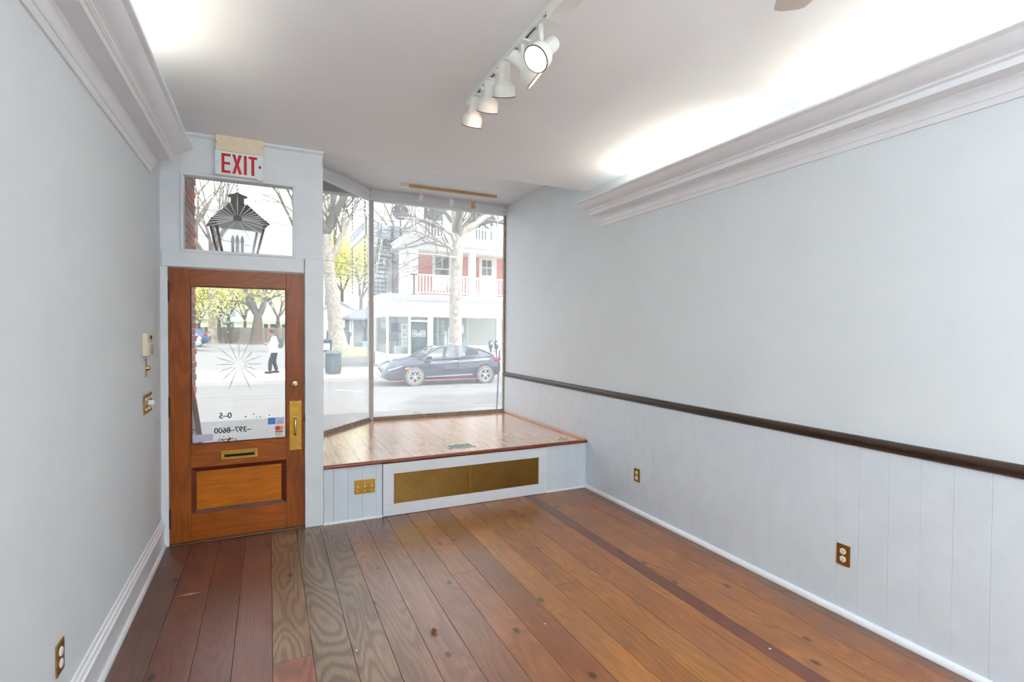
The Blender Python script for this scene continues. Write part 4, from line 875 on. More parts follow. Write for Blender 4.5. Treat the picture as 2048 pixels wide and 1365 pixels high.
for px, z0, z1, c in ((891, .75, 1.55, (226, 230, 230)), (898.5, .9, 1.75, (240, 240, 240)), (925, 1.45, 1.85, (238, 238, 236)), (929, .85, 1.25, (150, 170, 185))):
    m = MB(); X = hx(px, YS+.7); m.box(X-.07, X+.07, YS+.66, YS+.72, z0, z1); m.build('hanging_print', mat('print_%d' % c[0], S(*c), .6, var=.05), label='pale narrow print hung in the dark shop display '+('beside the strand' if px == 891 else 'left of the trunk' if px == 898.5 else 'right of the trunk' if px == 925 else 'low behind the trunk'), cat='print')
# porch storey
YH = 26.0; XP = hx(826, YS)
box('porch_floor', XL_, XR_, YS+.0, YH, 3.22, 3.28, BW_, bd)
bk = box('brick_wall', hx(806, YH), XR_, YH, YH+.3, 3.25, 5.6, BRH, bd)
box('wall_pilaster', hx(803, YH-.6), hx(818, YH-.6), YH-.75, YH, 3.25, 5.5, BW_, bd)
for a, b in ((821.5, 835.5), (938.5, 950.5)): c = box('porch_column', hx(a, YS+.1), hx(b, YS+.1), YS+.05, YS+.33, 3.28, 5.5, BW_, bd, bevel=.01); box('column_base', hx(a, YS+.1)-.03, hx(b, YS+.1)+.03, YS+.02, YS+.36, 3.28, 3.42, BW_, c)
box('porch_beam', XP-.1, XR_, YS, YS+.4, 5.38, 5.62, BW_, bd); box('porch_beam_side', XP-.1, XP+.25, YS+.4, YH, 5.38, 5.62, BW_, bd); box('porch_ceiling', XP, XR_, YS+.3, YH, 5.55, 5.62, CRM, bd)
MB().prism([(YS-.30, 5.62), (YS-.42, 5.70), (YS-.46, 5.86), (YH, 5.86), (YH, 5.62)], XP-.45, XR_, 'x').build('eave', BW_, bd); box('eave_top', XP-.52, XR_, YS-.52, YH, 5.86, 5.94, BW_, bd)
# railing with balusters
def railing(z0, z1, xa, xb, Y, step, skip=()):
    box('top_rail', xa, xb, Y-.04, Y+.04, z1-.07, z1, BW_, bd); box('bottom_rail', xa, xb, Y-.03, Y+.03, z0, z0+.06, BW_, bd)
    p = None; x = xa+step*.6
    while x < xb-.03:
        if p is None: p = MB().box(x-.035, x+.035, Y-.02, Y+.02, z0+.06, z1-.07).build('baluster', BW_, bd)
        else: copy_part(p, bd, (x, Y, z0+.06))
        x += step
railing(3.34, 4.24, hx(836, YS+.15), hx(938, YS+.15), YS+.15, .155); railing(3.34, 4.20, hx(951, YS+.15), hx(1016, YS+.15), YS+.15, .155)
railing(6.02, 6.80, hx(837, YS+.15), hx(905, YS+.15), YS+.15, .155); railing(6.02, 6.80, hx(928, YS+.15), hx(1010, YS+.15), YS+.15, .155)
for px in (836, 893, 905, 928, 975): box('upper_post', hx(px, YS+.15)-.07, hx(px, YS+.15)+.07, YS+.08, YS+.22, 5.94, 7.0 if px in (836, 893) else 6.9, BW_, bd)
box('upper_wall', XP+.6, XR_, YH, YH+.3, 5.94, 9.2, BW_, bd); 
for px in (866, 968): uw = box('upper_window', hx(px, YH)-.5, hx(px, YH)+.5, YH-.03, YH, 6.2, 8.0, HGL, bd); box('sash_bar', hx(px, YH)-.5, hx(px, YH)+.5, YH-.05, YH-.03, 7.05, 7.12, BW_, uw)
# porch window and door
wn = box('house_window', hx(864, YH), hx(902, YH), YH-.05, YH, 3.9, hz(880, 508, YH), CRM, bd)
box('sash_pane', hx(869.5, YH), hx(896.5, YH), YH-.06, YH-.05, hz(880, 551, YH), hz(880, 514, YH), HGL, wn)
box('meeting_rail', hx(869.5, YH), hx(896.5, YH), YH-.085, YH-.06, hz(880, 539.5, YH), hz(880, 537.5, YH), BW_, wn); box('mullion', hx(883, YH)-.02, hx(883, YH)+.02, YH-.08, YH-.06, hz(880, 538, YH), hz(880, 514, YH), BW_, wn)
dr_ = box('porch_door', hx(957, YH), hx(992, YH), YH-.05, YH, 3.28, hz(970, 512, YH), CRM, bd)
for a, b in ((963, 971.5), (973, 981.5)):
    for c, d in ((521, 535), (537, 551)): box('door_pane', hx(a, YH), hx(b, YH), YH-.06, YH-.05, hz(970, d, YH), hz(970, c, YH), HGL, dr_)
for px, py, k in ((874.5, 497, 'left'), (981, 505, 'right')):
    p = at(px, py, YS+1.0)
    t = thing('porch_lamp', p, 'dark barn lamp under the porch ceiling, the %s one' % k, 'lamp', 'porch lamps')
    MB().lathe([(.02, .10), (.05, .06), (.07, .02), (.19, -.02), (.20, -.03), (.06, .0), (0, .0)], p, (0, 0, 1), 16).build('shade', mat('lamp_iron', S(92, 92, 92), .5), t, smooth=40); MB().cyl(p+Vector((0, 0, .09)), Vector((p.x, p.y, 5.56)), .012, n=6).build('stem', IRON, t)
    MB().lathe([(0, -.06), (.03, -.05), (.035, -.01), (.02, .01)], p, (0, 0, 1), 10).build('bulb', PW, t, smooth=50)
st_ = thing('porch_stand', at(828, 589, YS-.1), 'dark metal post stand on the porch ledge before the column', 'stand'); q = at(828, 590, YS-.12); q.z = 3.22
MB().cyl(q, q+Vector((0, 0, .95)), .035, n=8).build('post', IRON, st_); MB().box(q.x-.16, q.x+.16, q.y-.05, q.y+.05, 3.22, 3.26).build('foot_plate', IRON, st_); MB().box(q.x-.16, q.x+.16, q.y-.05, q.y+.05, 4.15, 4.19).build('top_plate', IRON, st_)
fg = thing('porch_banner', at(884, 566, YS+.1), 'white banner hung on the porch railing', 'banner')
fx0, fx1 = hx(866, YS), hx(893, YS); m = MB(); n = 10
vs = []
for i in range(n+1):
    x = fx0+(fx1-fx0)*i/n; sag = .10*math.sin(math.pi*i/n); w = .02*math.sin(i*2.2)
    vs += [(x, YS+.06+w, 3.95), (x, YS+.06+w*1.4, 3.52-sag*.3), (x, YS+.072+w, 3.95), (x, YS+.072+w*1.4, 3.52-sag*.3)]
m.add(vs, [f for i in range(n) for f in ((i*4, i*4+4, i*4+5, i*4+1), (i*4+2, i*4+3, i*4+7, i*4+6), (i*4, i*4+2, i*4+6, i*4+4), (i*4+1, i*4+5, i*4+7, i*4+3))]).build('cloth', PW, fg, smooth=60)
# grey rear wing with the fire escape
YG = 27.2
gw = thing('grey_rear_wing', (hx(780, YG), YG, .0), 'pale grey sided rear wing behind the fire escape', 'building')
xa, xb = hx(700, YG)+.9, hx(822, YG)
z = GB
while z < 7.0:
    MB().prism([(YG, z), (YG-.022, z), (YG-.006, z+.2), (YG, z+.2)], xa, xb, 'x').build('siding_board', GSID, gw); z += .2
box('wall_core', xa, xb, YG, YG+.2, GB, 7.05, GSID, gw)
MB().cyl((hx(786, YG-.1), YG-.08, 3.2), (hx(786, YG-.1), YG-.08, 7.0), .05, n=8).build('downpipe', IRON, gw)
MB().cyl((hx(793.5, YG-.1), YG-.05, 3.2), (hx(793.5, YG-.1), YG-.05, 5.2), .02, n=6).build('conduit', IRON, gw)
fe = thing('fire_escape', (hx(770, 26.3), 26.3, 3.2), 'grey iron fire escape stair on the rear wing', 'fire escape')
Yf0 = 26.2
pl0, pl1 = at(763, 482, Yf0), at(800, 480, Yf0)
MB().add([pl0, pl1, pl1+Vector((0, .95, 0)), pl0+Vector((0, .95, 0))]+[p+Vector((0, 0, .10)) for p in (pl0, pl1, pl1+Vector((0, .95, 0)), pl0+Vector((0, .95, 0)))], [(3,2,1,0),(4,5,6,7),(0,1,5,4),(1,2,6,5),(2,3,7,6),(3,0,4,7)]).build('platform', IRON, fe)
top = at(764, 480, Yf0); botm = at(744, 592, Yf0); wd = 1.0
for s_ in (0, 1): o = Vector((.0, 0, 0)) + (Vector((.62, .25, 0)) if s_ else Vector((0, 0, 0))); MB().bar(top+o, botm+o, .05, .16, up=(0, 1, 0)).build('stringer', GSID, fe)
for k in range(13):
    p = top+(botm-top)*((k+.8)/13); MB().bar(p, p+Vector((.62, .25, 0)), .22, .045).build('tread', IRON, fe)
for s_ in (0, 1):
    o = (Vector((.62, .25, 0)) if s_ else Vector((0, 0, 0)))+Vector((0, 0, .85)); MB().tube([top+o, botm+o], .022, 6).build('handrail', IRON, fe)
    for k in range(5): p = top+(botm-top)*((k+.2)/5)+o; MB().cyl(p, p-Vector((0, 0, .85)), .015, n=6).build('rail_post', IRON, fe)
for x, y in ((pl0.x, Yf0), (pl0.x, Yf0+.9), ((pl0.x+pl1.x)/2, Yf0), (pl1.x, Yf0)): MB().cyl((x, y, pl0.z+.1), (x, y, pl0.z+1.05), .018, n=6).build('platform_post', IRON, fe)
for z in (.55, 1.05): MB().tube([(pl0.x, Yf0+.9, pl0.z+z), (pl0.x, Yf0, pl0.z+z), (pl1.x, Yf0, pl0.z+z)], .018, 6).build('platform_rail', IRON, fe)
for x in (pl0.x+.15, pl0.x+.7): MB().bar((x, Yf0+.05, pl0.z), (x+.75, Yf0+.95, pl0.z-1.0), .05, .05).build('brace', IRON, fe)
cg = at(755, 575, 26.0)
for k in range(4): MB().bar((cg.x-.35, 26.0, cg.z-.25+k*.22), (cg.x+.4, 26.0, cg.z-.25+k*.22), .03, .03).build('landing_rail', IRON, fe)
for k in range(5): MB().bar((cg.x-.35+k*.19, 26.0, cg.z-.4), (cg.x-.35+k*.19, 26.0, cg.z+.42), .03, .03).build('landing_bar', IRON, fe)
# satellite dish
dc = at(801, 424, 26.4); sd_ = thing('satellite_dish', dc, 'round grey dish above the fire escape', 'dish'); dax = Vector((-.35, -.75, -.42))
MB().lathe([(0, -.09), (.2, -.07), (.34, -.02), (.43, .05), (.425, .055), (.33, -.01), (.2, -.055), (0, -.075)], dc, dax, 24).build('reflector', mat('dish_grey', S(84, 94, 104), .6, var=.1, vscale=4), sd_, smooth=50)
MB().tube([dc-dax*.08, dc+Vector((.1, .4, -.15)), dc+Vector((.15, .55, -.9)), Vector((dc.x+.15, YG-.03, 6.0))], .03, 8).build('mast', IRON, sd_)
MB().tube([dc+Vector((.1, -.1, -.38)), dc+dax*.45], .015, 6).build('feed_arm', IRON, sd_)
# parking meters
for k, px in enumerate((981.5, 993)):
    Ym = 20.75; q = at(px, 690, Ym); t = thing('parking_meter', (q.x, Ym, ground(Ym)), ('left' if k == 0 else 'right')+' one of two parking meters behind the car tail', 'parking meter', 'twin parking meters')
    MB().cyl((q.x, Ym, ground(Ym)), (q.x, Ym, q.z-.16), .035, n=8).build('post', IRON, t)
    MB().lathe([(.04, -.20), (.085, -.14), (.10, .02), (.10, .10), (.08, .16), (.03, .19), (0, .195)], (q.x, Ym, q.z), (0, 0, 1), 12).build('meter_head', mat('meter_slate', S(76, 88, 104), .4, var=.1), t, smooth=40)
    MB().box(q.x-.05, q.x+.05, Ym-.108, Ym-.09, q.z+.02, q.z+.11).build('meter_window', PW, t)
# wires
for k, (a, b, Ya, Yb, lab) in enumerate(((( 360, 392), (760, 470), 20.2, 30, 'upper'), ((360, 445), (760, 530), 20.2, 30, 'middle'), ((620, 530), (760, 545), 28, 30, 'lower'), ((360, 375), (600, 385), 34, 36, 'high level'))):
    p, q = at(*a, Ya), at(*b, Yb); d = q-p; p = p-d*.6; q = q+d*.4
    MB().tube([p+(q-p)*(i/10)+Vector((0, 0, -.35*math.sin(math.pi*i/10))) for i in range(11)], .012, 5).build('utility_wire', BLACK, label=lab+' dark utility wire crossing over the street', cat='wire')

# ---------------------------------------------------------------- cars
def make_car(name, loc, label, paint, group=None, scale=(1, 1, 1), detail=True, tyre=None):
    """hatchback, nose towards -x, near side towards the shop (-y); loc = ground point under the nose on the near side"""
    M0 = Matrix.Translation(loc) @ Matrix.Diagonal((*scale, 1))
    t = thing(name, loc, label, 'car', group)
    def B(): b = MB(); b.M = M0; return b
    CG = glass_mat(name+'_glass', (.80, .86, .90), .38, gloss=1.4) if detail else mat('tinted_glass', S(150, 166, 180), .1, var=.1)
    # stations: x, half width, z bottom, z belt, crown
    ST = [(.00,.60,.34,.56,.02),(.06,.74,.24,.66,.03),(.20,.83,.20,.73,.05),(.45,.88,.19,.80,.06),(.80,.90,.19,.87,.07),(1.25,.905,.20,.935,.06),(1.7,.905,.20,.93,.0),(2.2,.905,.20,.94,.0),(2.8,.905,.20,.965,.0),(3.3,.905,.20,1.0,.0),(3.75,.90,.21,1.035,.0),(4.1,.87,.24,1.02,.02),(4.35,.80,.30,.95,.03),(4.47,.72,.36,.86,.02),(4.50,.60,.42,.72,.02)]
    vs = []; NS = 12
    for x, w, zb, zt, cr in ST:
        h = zt-zb; pr = [(-.86, 0), (-.97, .16), (-1, .42), (-.985, .70), (-.94, .90), (-.86, 1.0)]
        pts = [(w*a, zb+h*b) for a, b in pr] + [(-a*w, zb+h*b) for a, b in reversed(pr)]
        pts[5] = (pts[5][0], zt); pts[6] = (pts[6][0], zt)
        vs += [(x, .90+y, z) for y, z in pts]
        vs[-7] = (x, .90-.80*w, zt+cr*.8); vs[-6] = (x, .90+.80*w, zt+cr*.8)
    fs = [(k*NS+i, k*NS+(i+1) % NS, (k+1)*NS+(i+1) % NS, (k+1)*NS+i) for k in range(len(ST)-1) for i in range(NS)] + [tuple(range(NS-1, -1, -1)), tuple((len(ST)-1)*NS+i for i in range(NS))]
    b = B(); b.add(vs, fs); body = b.build('body', paint, t, smooth=50)
    # greenhouse: x, z base, z top, half width base, half width top
    GH = [(1.18,.93,.935,.80,.78),(1.55,.93,1.14,.80,.72),(1.95,.94,1.345,.80,.64),(2.15,.95,1.395,.80,.62),(2.6,.96,1.425,.80,.61),(3.1,.98,1.40,.79,.60),(3.55,1.00,1.31,.78,.60),(3.95,1.02,1.17,.77,.62),(4.2,1.0,1.04,.74,.66)]
    def gp(k, a):   # ring point: near base, near top, far top, far base
        x, zb, zt, wb, wt = GH[k]; return [(x, .90-wb, zb), (x, .90-wt, zt), (x, .90+wt, zt), (x, .90+wb, zb)][a]
    def panel(nm, quads, m_, off=0):
        b = B()
        for q in quads: b.add(q, [(0, 1, 2, 3)])
        return b.build(nm, m_, t, smooth=30, fix=False)
    panel('windscreen', [[gp(k, 1), gp(k, 2), gp(k+1, 2), gp(k+1, 1)] for k in (0, 1)], CG)
    panel('rear_window', [[gp(k, 1), gp(k, 2), gp(k+1, 2), gp(k+1, 1)] for k in (6, 7)], CG)
    b = B(); rv = []
    for k in range(2, 7):
        x, zb, zt, wb, wt = GH[k]; rv += [(x, .90-wt-.012, zt-.012), (x, .90-wt*.8, zt+.012), (x, .9, zt+.022), (x, .90+wt*.8, zt+.012), (x, .90+wt+.012, zt-.012)]
    b.add(rv, [(k*5+i, k*5+i+1, k*5+6+i, k*5+5+i) for k in range(4) for i in range(4)]); b.build('roof', paint, t, smooth=60)
    for sgn, (a0_, a1_) in ((-1, (0, 1)), (1, (3, 2))):
        qs = [[gp(k, a0_), gp(k+1, a0_), gp(k+1, a1_), gp(k, a1_)] for k in range(0, 7)]
        panel('side_window', qs[:4], CG); panel('side_window', qs[4:6], CG); panel('quarter_panel', [qs[6], [gp(7, a0_), gp(8, a0_), gp(8, a1_), gp(7, a1_)]], paint)
        for k, w in ((0, .06),):
            b = B(); b.tube([Vector(gp(0, a1_)), Vector(gp(1, a1_)), Vector(gp(2, a1_)), Vector(gp(3, a1_))], .03, 6); b.build('front_pillar', paint, t, smooth=60)
        b = B(); b.bar(Vector(gp(4, a0_))+Vector((.05, 0, 0)), Vector(gp(4, a1_))+Vector((.08, 0, 0)), .03, .12, up=(1, 0, 0)); b.build('door_pillar', paint, t)
        b = B(); b.tube([Vector(gp(6, a1_)), Vector(gp(7, a1_)), Vector(gp(8, a1_))], .04, 6); b.build('rear_pillar', paint, t, smooth=60)
    # wheels
    TY = tyre or mat('tyre', S(120, 118, 114), .8, var=.1); RM = mat('alloy', S(214, 216, 218), .3, .6, var=.05); DK = mat('wheel_dark', (.03, .035, .04), .6, var=0)
    for x in (1.03, 3.74):
        for y0, sg in ((0., -1), (1.80, 1)):
            if sg > 0 and not detail: continue
            b = B(); b.lathe([(0, -.012), (.385, -.012), (.40, .0), (.385, .02), (0, .02)], (x, y0+.02*-sg, .345), (0, sg, 0), 28); b.build('wheel_arch', DK, t)
            b = B(); b.lathe([(.225, .035), (.29, .045), (.325, .035), (.335, .0), (.335, -.14), (.2, -.14)], (x, y0-.004*sg*-1, .336), (0, sg, 0), 28); w = b.build('wheel', TY, t, smooth=40)
            b = B(); b.lathe([(.235, .034), (.225, .036), (.215, .020), (.21, .0), (0, -.01)], (x, y0, .336), (0, sg, 0), 24); b.build('rim_well', DK, w, smooth=30)
            if detail:
                b = B(); b.lathe([(.232, .036), (.222, .046), (.206, .042), (.206, .03)], (x, y0, .336), (0, sg, 0), 28); b.build('rim', RM, w, smooth=40)
                for k in range(10):
                    a = k*math.pi/5+.1*(-1)**k; c = Vector((x, y0+sg*.034, .336)); b = B(); b.bar(c, c+Vector((math.cos(a)*.22, sg*.004, math.sin(a)*.22)), .024, .02, up=(0, sg, 0)); b.build('spoke', RM, w)
                b = B(); b.lathe([(0, .052), (.03, .050), (.038, .04), (.038, .03)], (x, y0, .336), (0, sg, 0), 14); b.build('hub_cap', RM, w, smooth=40)
    RL = mat('tail_lamp', S(220, 50, 46), .3, var=.05); HL = mat('head_lamp', S(190, 205, 215), .15, var=.05); AM = mat('amber_lamp', S(240, 150, 60), .3, var=.05)
    for y0 in (.045, 1.665):
        b = B(); b.box(4.15, 4.42, y0, y0+.09, .86, .98); b.build('tail_light', RL, t, bevel=.02)
    if detail:
        b = B(); b.prism([(.10, .60), (.34, .66), (.62, .735), (.60, .70), (.34, .62), (.12, .565)], .045, .16, 'y'); b.build('head_light', HL, t)
        b = B(); b.prism([(.66, .64), (.86, .68), (.84, .62), (.72, .60)], -.012, .03, 'y'); b.build('side_marker', AM, t)
        b = B(); b.box(.02, .2, .12, 1.68, .30, .44); b.build('lower_grille', DK, t)
        b = B(); b.box(.03, .14, .30, 1.50, .52, .58); b.build('upper_grille', DK, t)
        b = B(); b.prism([(1.45, .94), (1.64, .94), (1.66, 1.0), (1.62, 1.06), (1.50, 1.06), (1.44, 1.0)], -.10, .06, 'y'); b.build('door_mirror', paint, t, bevel=.015)
        for x in (2.42, 3.28):
            b = B(); b.tube([(x, -.004, .86), (x+.04, -.028, .865), (x+.17, -.028, .872), (x+.21, -.002, .875)], .014, 6); b.build('door_handle', mat('chrome', (.7, .72, .74), .2, .8, var=0), t, smooth=60)
        for x, z1 in ((1.62, .92), (2.66, .93)):
            b = B(); b.box(x-.004, x+.004, -.0085, .0, .30, z1); b.build('door_seam', DK, t)
        b = B(); b.box(.2, 4.3, .0, .06, .185, .205); b.build('sill_strip', mat('red_trim', S(206, 96, 110), .5, var=0), t)
        b = B(); b.prism([(1.45, .30), (3.2, .34), (3.25, .37), (1.45, .325)], -.010, .02, 'y'); b.build('door_crease', mat('chrome', (.7, .72, .74), .2, .8, var=0), t)
    return t
CARP = mat('black_car_paint', S(26, 42, 68), .22, 0, var=.02, coat=1., spec=.6)
make_car('parked_car', Vector((3.68, 18.0, GS)), 'black hatchback parked across the street before the corner shop', CARP)
def rear_at(px, py, Y): p = at(px, py, Y); return Vector((p.x-4.5*1.12, Y, ground(Y)))
make_car('lot_car', rear_at(417, 680, 51), 'dark blue car in the lot with red tail lamp, farther one', mat('blue_car_paint', S(66, 92, 128), .3, coat=1.), 'cars in the parking lot', (1.12, 1.1, 1.22), False)
make_car('lot_car', rear_at(402, 690, 43.5), 'silver car in the lot cut off by the brick wall, nearer one', mat('silver_car_paint', S(186, 204, 216), .3, coat=1.), 'cars in the parking lot', (1.1, 1.08, 1.12), False)

# ---------------------------------------------------------------- board fence, houses and carport beyond the lot
YFN = 65.0; fz0 = ground(YFN); fz1 = hz(450, 655, YFN)
fnc = thing('board_fence', (hx(470, YFN), YFN, fz0), 'weathered grey board fence at the back of the lot', 'fence')
FB = [mat('fence_board_a', S(128, 124, 117), .9, var=.1), mat('fence_board_b', S(116, 113, 108), .9, var=.1), mat('fence_board_c', S(138, 131, 122), .9, var=.1)]
x = hx(376, YFN)-1.5; rf = random.Random(2); protos = [None]*3
while x < hx(600, YFN)+1:
    k = rf.randrange(3)
    if protos[k] is None: protos[k] = MB().box(x, x+.19, YFN, YFN+.03, fz0, fz1).build('fence_board', FB[k], fnc)
    else: copy_part(protos[k], fnc, (x+.095, YFN+.015, fz0))
    x += .195
for z in (fz0+.4, fz1-.35): box('fence_rail', hx(376, YFN)-1.5, hx(600, YFN)+1, YFN+.03, YFN+.1, z, z+.1, FB[1], fnc)
def house(name, label, px0, px1, pye, pyr, Y, wm, rm, wins=(), depth=6.0):
    x0, x1 = hx(px0, Y), hx(px1, Y); ze = hz((px0+px1)/2, pye, Y); zr = hz((px0+px1)/2, pyr, Y)
    t = thing(name, ((x0+x1)/2, Y, .15), label, 'building')
    box('walls', x0, x1, Y, Y+depth, .1, ze, wm, t)
    MB().prism([(Y-.4, ze), (Y-.4, ze+.12), (Y+depth/2, zr), (Y+depth+.4, ze+.12), (Y+depth+.4, ze)], x0-.4, x1+.4, 'x').build('roof', rm, t)
    for a, b, c, d in wins:
        w = box('window', hx(a, Y), hx(b, Y), Y-.06, Y, hz(a, d, Y), hz(a, c, Y), HGL, t); box('sill', hx(a, Y)-.08, hx(b, Y)+.08, Y-.1, Y, hz(a, d, Y)-.1, hz(a, d, Y), BW_, w)
    return t
ROOFG = mat('pale_roof', S(150, 154, 160), .8); BLUEW = mat('pale_blue_wall', S(140, 158, 168), .8)
house('white_house', 'white house wall behind the parked cars and fence', 380, 446, 640, 622, 84, BW_, ROOFG)
house('blue_house', 'pale blue house with small paired windows above the fence', 447, 470, 606, 596, 82, BLUEW, ROOFG, [(447.5, 453, 646.5, 651), (456, 462, 646.5, 651), (449, 455, 600+8, 620), (458, 465, 608, 620)])
house('low_white_house', 'long low white house behind the stout rough trunk', 468, 525, 644, 632, 80, BW_, BW_)
cp = thing('white_carport', (hx(560, 72), 72, .15), 'white carport roof over dark openings beyond the fence', 'carport')
Yc = 72
MB().prism([(hx(522, Yc), hz(550, 649, Yc)), (hx(536, Yc), hz(550, 643, Yc)), (hx(600, Yc), hz(550, 643, Yc)), (hx(600, Yc), hz(550, 649, Yc))], Yc, Yc+4, 'y').build('roof', BW_, cp)
for a, b in ((527, 536.5), (540, 561), (564, 600)): box('dark_opening', hx(a, Yc), hx(b, Yc), Yc+.4, Yc+.5, .1, hz(550, 649, Yc), mat('carport_dim', S(104, 116, 116), .8, var=.3, vscale=2), cp)
for px in (525, 538, 562.5, 596): box('post', hx(px, Yc)-.1, hx(px, Yc)+.1, Yc+.1, Yc+.3, .1, hz(550, 649, Yc), BW_, cp)
# white gable and the small shed seen in the angled window
Yg = 52
wg = thing('white_gable_house', (hx(690, Yg), Yg, ground(Yg)), 'white gabled house between the sycamore and the grey shed', 'building')
gpts = [(hx(640, Yg), ground(Yg)), (hx(722, Yg), ground(Yg)), (hx(722, Yg), hz(700, 627, Yg)), (hx(676, Yg), hz(700, 604, Yg)), (hx(640, Yg), hz(700, 622, Yg))]
MB().prism(gpts, Yg, Yg+8, 'y').build('walls', BW_, wg)
for s_ in ((gpts[2], gpts[3]), (gpts[3], gpts[4])):
    a, b = s_; MB().add([(a[0], Yg-.3, a[1]), (b[0], Yg-.3, b[1]), (b[0], Yg+8.2, b[1]), (a[0], Yg+8.2, a[1]), (a[0], Yg-.3, a[1]+.15), (b[0], Yg-.3, b[1]+.15), (b[0], Yg+8.2, b[1]+.15), (a[0], Yg+8.2, a[1]+.15)], [(3,2,1,0),(4,5,6,7),(0,1,5,4),(1,2,6,5),(2,3,7,6),(3,0,4,7)]).build('roof_slope', ROOFG, wg)
Yk = 44
fnc2 = thing('tan_fence', (hx(690, Yk), Yk, ground(Yk)), 'tan board fence between the sycamore and the shed', 'fence')
x = hx(682, Yk); k = 0
while x < hx(702, Yk):
    MB().box(x, x+.14, Yk, Yk+.03, ground(Yk), hz(690, 655, Yk)).build('fence_board', mat('tan_board', S(138, 124, 104), .9, var=.1), fnc2); x += .145
Yq = 40.5; q0, q1 = hx(700, Yq), hx(745, Yq); qz0, qz1 = ground(Yq), hz(715, 638, Yq)
sh = thing('grey_shed', (q0+.8, Yq, qz0), 'small grey sided shed with a hipped roof', 'shed')
box('wall_core', q0, q1, Yq, Yq+3, qz0, qz1, mat('shed_siding', S(120, 132, 140), .8), sh)
z = qz0
while z < qz1-.1: MB().prism([(Yq, z), (Yq-.03, z), (Yq-.008, z+.17), (Yq, z+.17)], q0+.1, q1, 'x').build('siding_board', mat('shed_siding', S(120, 132, 140), .8), sh); z += .17
for px in (700.5, 705): box('corner_board', hx(px, Yq)-.06, hx(px, Yq)+.06, Yq-.05, Yq, qz0+.25, qz1, BW_, sh)
e = hz(715, 637, Yq); xe = hx(689.5, Yq-.5); zt = hz(725, 622, Yq)
MB().add([(xe, Yq-.6, e), (q1+1, Yq-.6, e), (q1+1, Yq+3.6, e), (xe, Yq+3.6, e), (q0+1.6, Yq+1.5, zt+.4), (q1+1, Yq+1.5, zt+.4), (xe, Yq-.6, e-.12), (q1+1, Yq-.6, e-.12), (q1+1, Yq+3.6, e-.12), (xe, Yq+3.6, e-.12)],
         [(0, 1, 5, 4), (2, 3, 4, 5), (3, 0, 4), (1, 2, 5), (0, 6, 7, 1), (1, 7, 8, 2), (2, 8, 9, 3), (3, 9, 6, 0), (9, 8, 7, 6)]).build('roof', mat('shed_roof', S(112, 118, 126), .8), sh)
MB().tube([(hx(721, Yq-.6), Yq-.6, e-.1), (hx(722, Yq-.5), Yq-.5, e-.5), (hx(730, Yq-.1), Yq-.1, e-.8), (hx(730, Yq-.1), Yq-.1, qz0)], .07, 6).build('downspout', IRON, sh)
box('utility_box', hx(725, Yq-.6), hx(745, Yq-.6), Yq-.8, Yq-.3, ground(Yq-.6), hz(730, 683, Yq-.6), mat('utility_blue', S(140, 166, 182), .7), label='blue-grey utility cabinet beside the shed', cat='cabinet')
pl_ = thing('leaning_post', (hx(697, 39), 39, ground(39)), 'dark slanted post with a lamp head before the shed', 'post')
MB().tube([Vector((hx(695.5, 39), 39, ground(39))), at(700, 668, 39)], .06, 6).build('post', IRON, pl_); MB().box(hx(698, 39), hx(702, 39), 38.9, 39.1, hz(700, 673, 39), hz(700, 665, 39)).build('head', IRON, pl_)
Ys2 = 31
box('planter_wall', hx(683, Ys2), hx(716, Ys2), Ys2, Ys2+.5, ground(Ys2)-.1, hz(700, 716, Ys2), CONC, label='low pale concrete block beside the litter bin', cat='wall')
MB().add([(hx(640, 33), 32, ground(32)), (hx(742, 33), 32, ground(32)), (hx(742, 42), 41, ground(41)+.1), (hx(640, 42), 41, ground(41)+.1), (hx(650, 36), 35, ground(35)+.35), (hx(735, 36), 35, ground(35)+.35), (hx(735, 39), 38.5, ground(38)+.4), (hx(650, 39), 38.5, ground(38)+.4)], [(0,1,5,4),(1,2,6,5),(2,3,7,6),(3,0,4,7),(4,5,6,7)]).build('grass_mound', mat('dry_grass', S(142, 140, 120), .95, var=.12, vscale=2), label='low grassy mound around the old sycamore', cat='mound')
# litter bin and newspaper box
Yb = 21.9; bx = hx(666.5, Yb); bz = ground(Yb); bt_ = hz(666, 708, Yb); rr = (hx(683, Yb)-hx(650.5, Yb))/2
bn = thing('litter_bin', (bx, Yb, bz), 'round grey-green litter bin on the far sidewalk', 'bin')
BINM = mat('bin_slate', S(94, 112, 118), .6, var=.08, vscale=4)
MB().lathe([(0, 0), (rr*.90, 0), (rr*.93, .05), (rr*.97, bt_-bz-.03), (rr*.97, bt_-bz)], (bx, Yb, bz), (0, 0, 1), 28).build('drum', BINM, bn, smooth=40)
for k in range(20):
    a = k*math.pi/10; p = Vector((bx+rr*.97*math.cos(a), Yb+rr*.97*math.sin(a), bz+.08)); MB().bar(p, p+Vector((0, 0, bt_-bz-.14)), .05, .02, up=(math.cos(a), math.sin(a), 0)).build('slat', BINM, bn)
MB().lathe([(rr*.98, -.03), (rr*1.08, -.02), (rr*1.10, .03), (rr*1.0, .07), (rr*.55, .14), (rr*.5, .12), (0, .10)], (bx, Yb, bt_), (0, 0, 1), 28).build('lid', BINM, bn, smooth=40)
Yn = 24.6; nx = hx(653, Yn); nz = ground(Yn)
nb = thing('notice_box', (nx, Yn, nz), 'dark post box with a white notice behind the litter bin', 'box')
MB().lathe([(.05, 0), (.05, hz(653, 705, Yn)-nz), (.22, hz(653, 704, Yn)-nz), (.24, hz(653, 684, Yn)-nz), (.27, hz(653, 681, Yn)-nz), (.1, hz(653, 678, Yn)-nz), (0, hz(653, 677, Yn)-nz)], (nx, Yn, nz), (0, 0, 1), 16).build('drum', mat('box_slate', S(70, 92, 108), .5), nb, smooth=40)
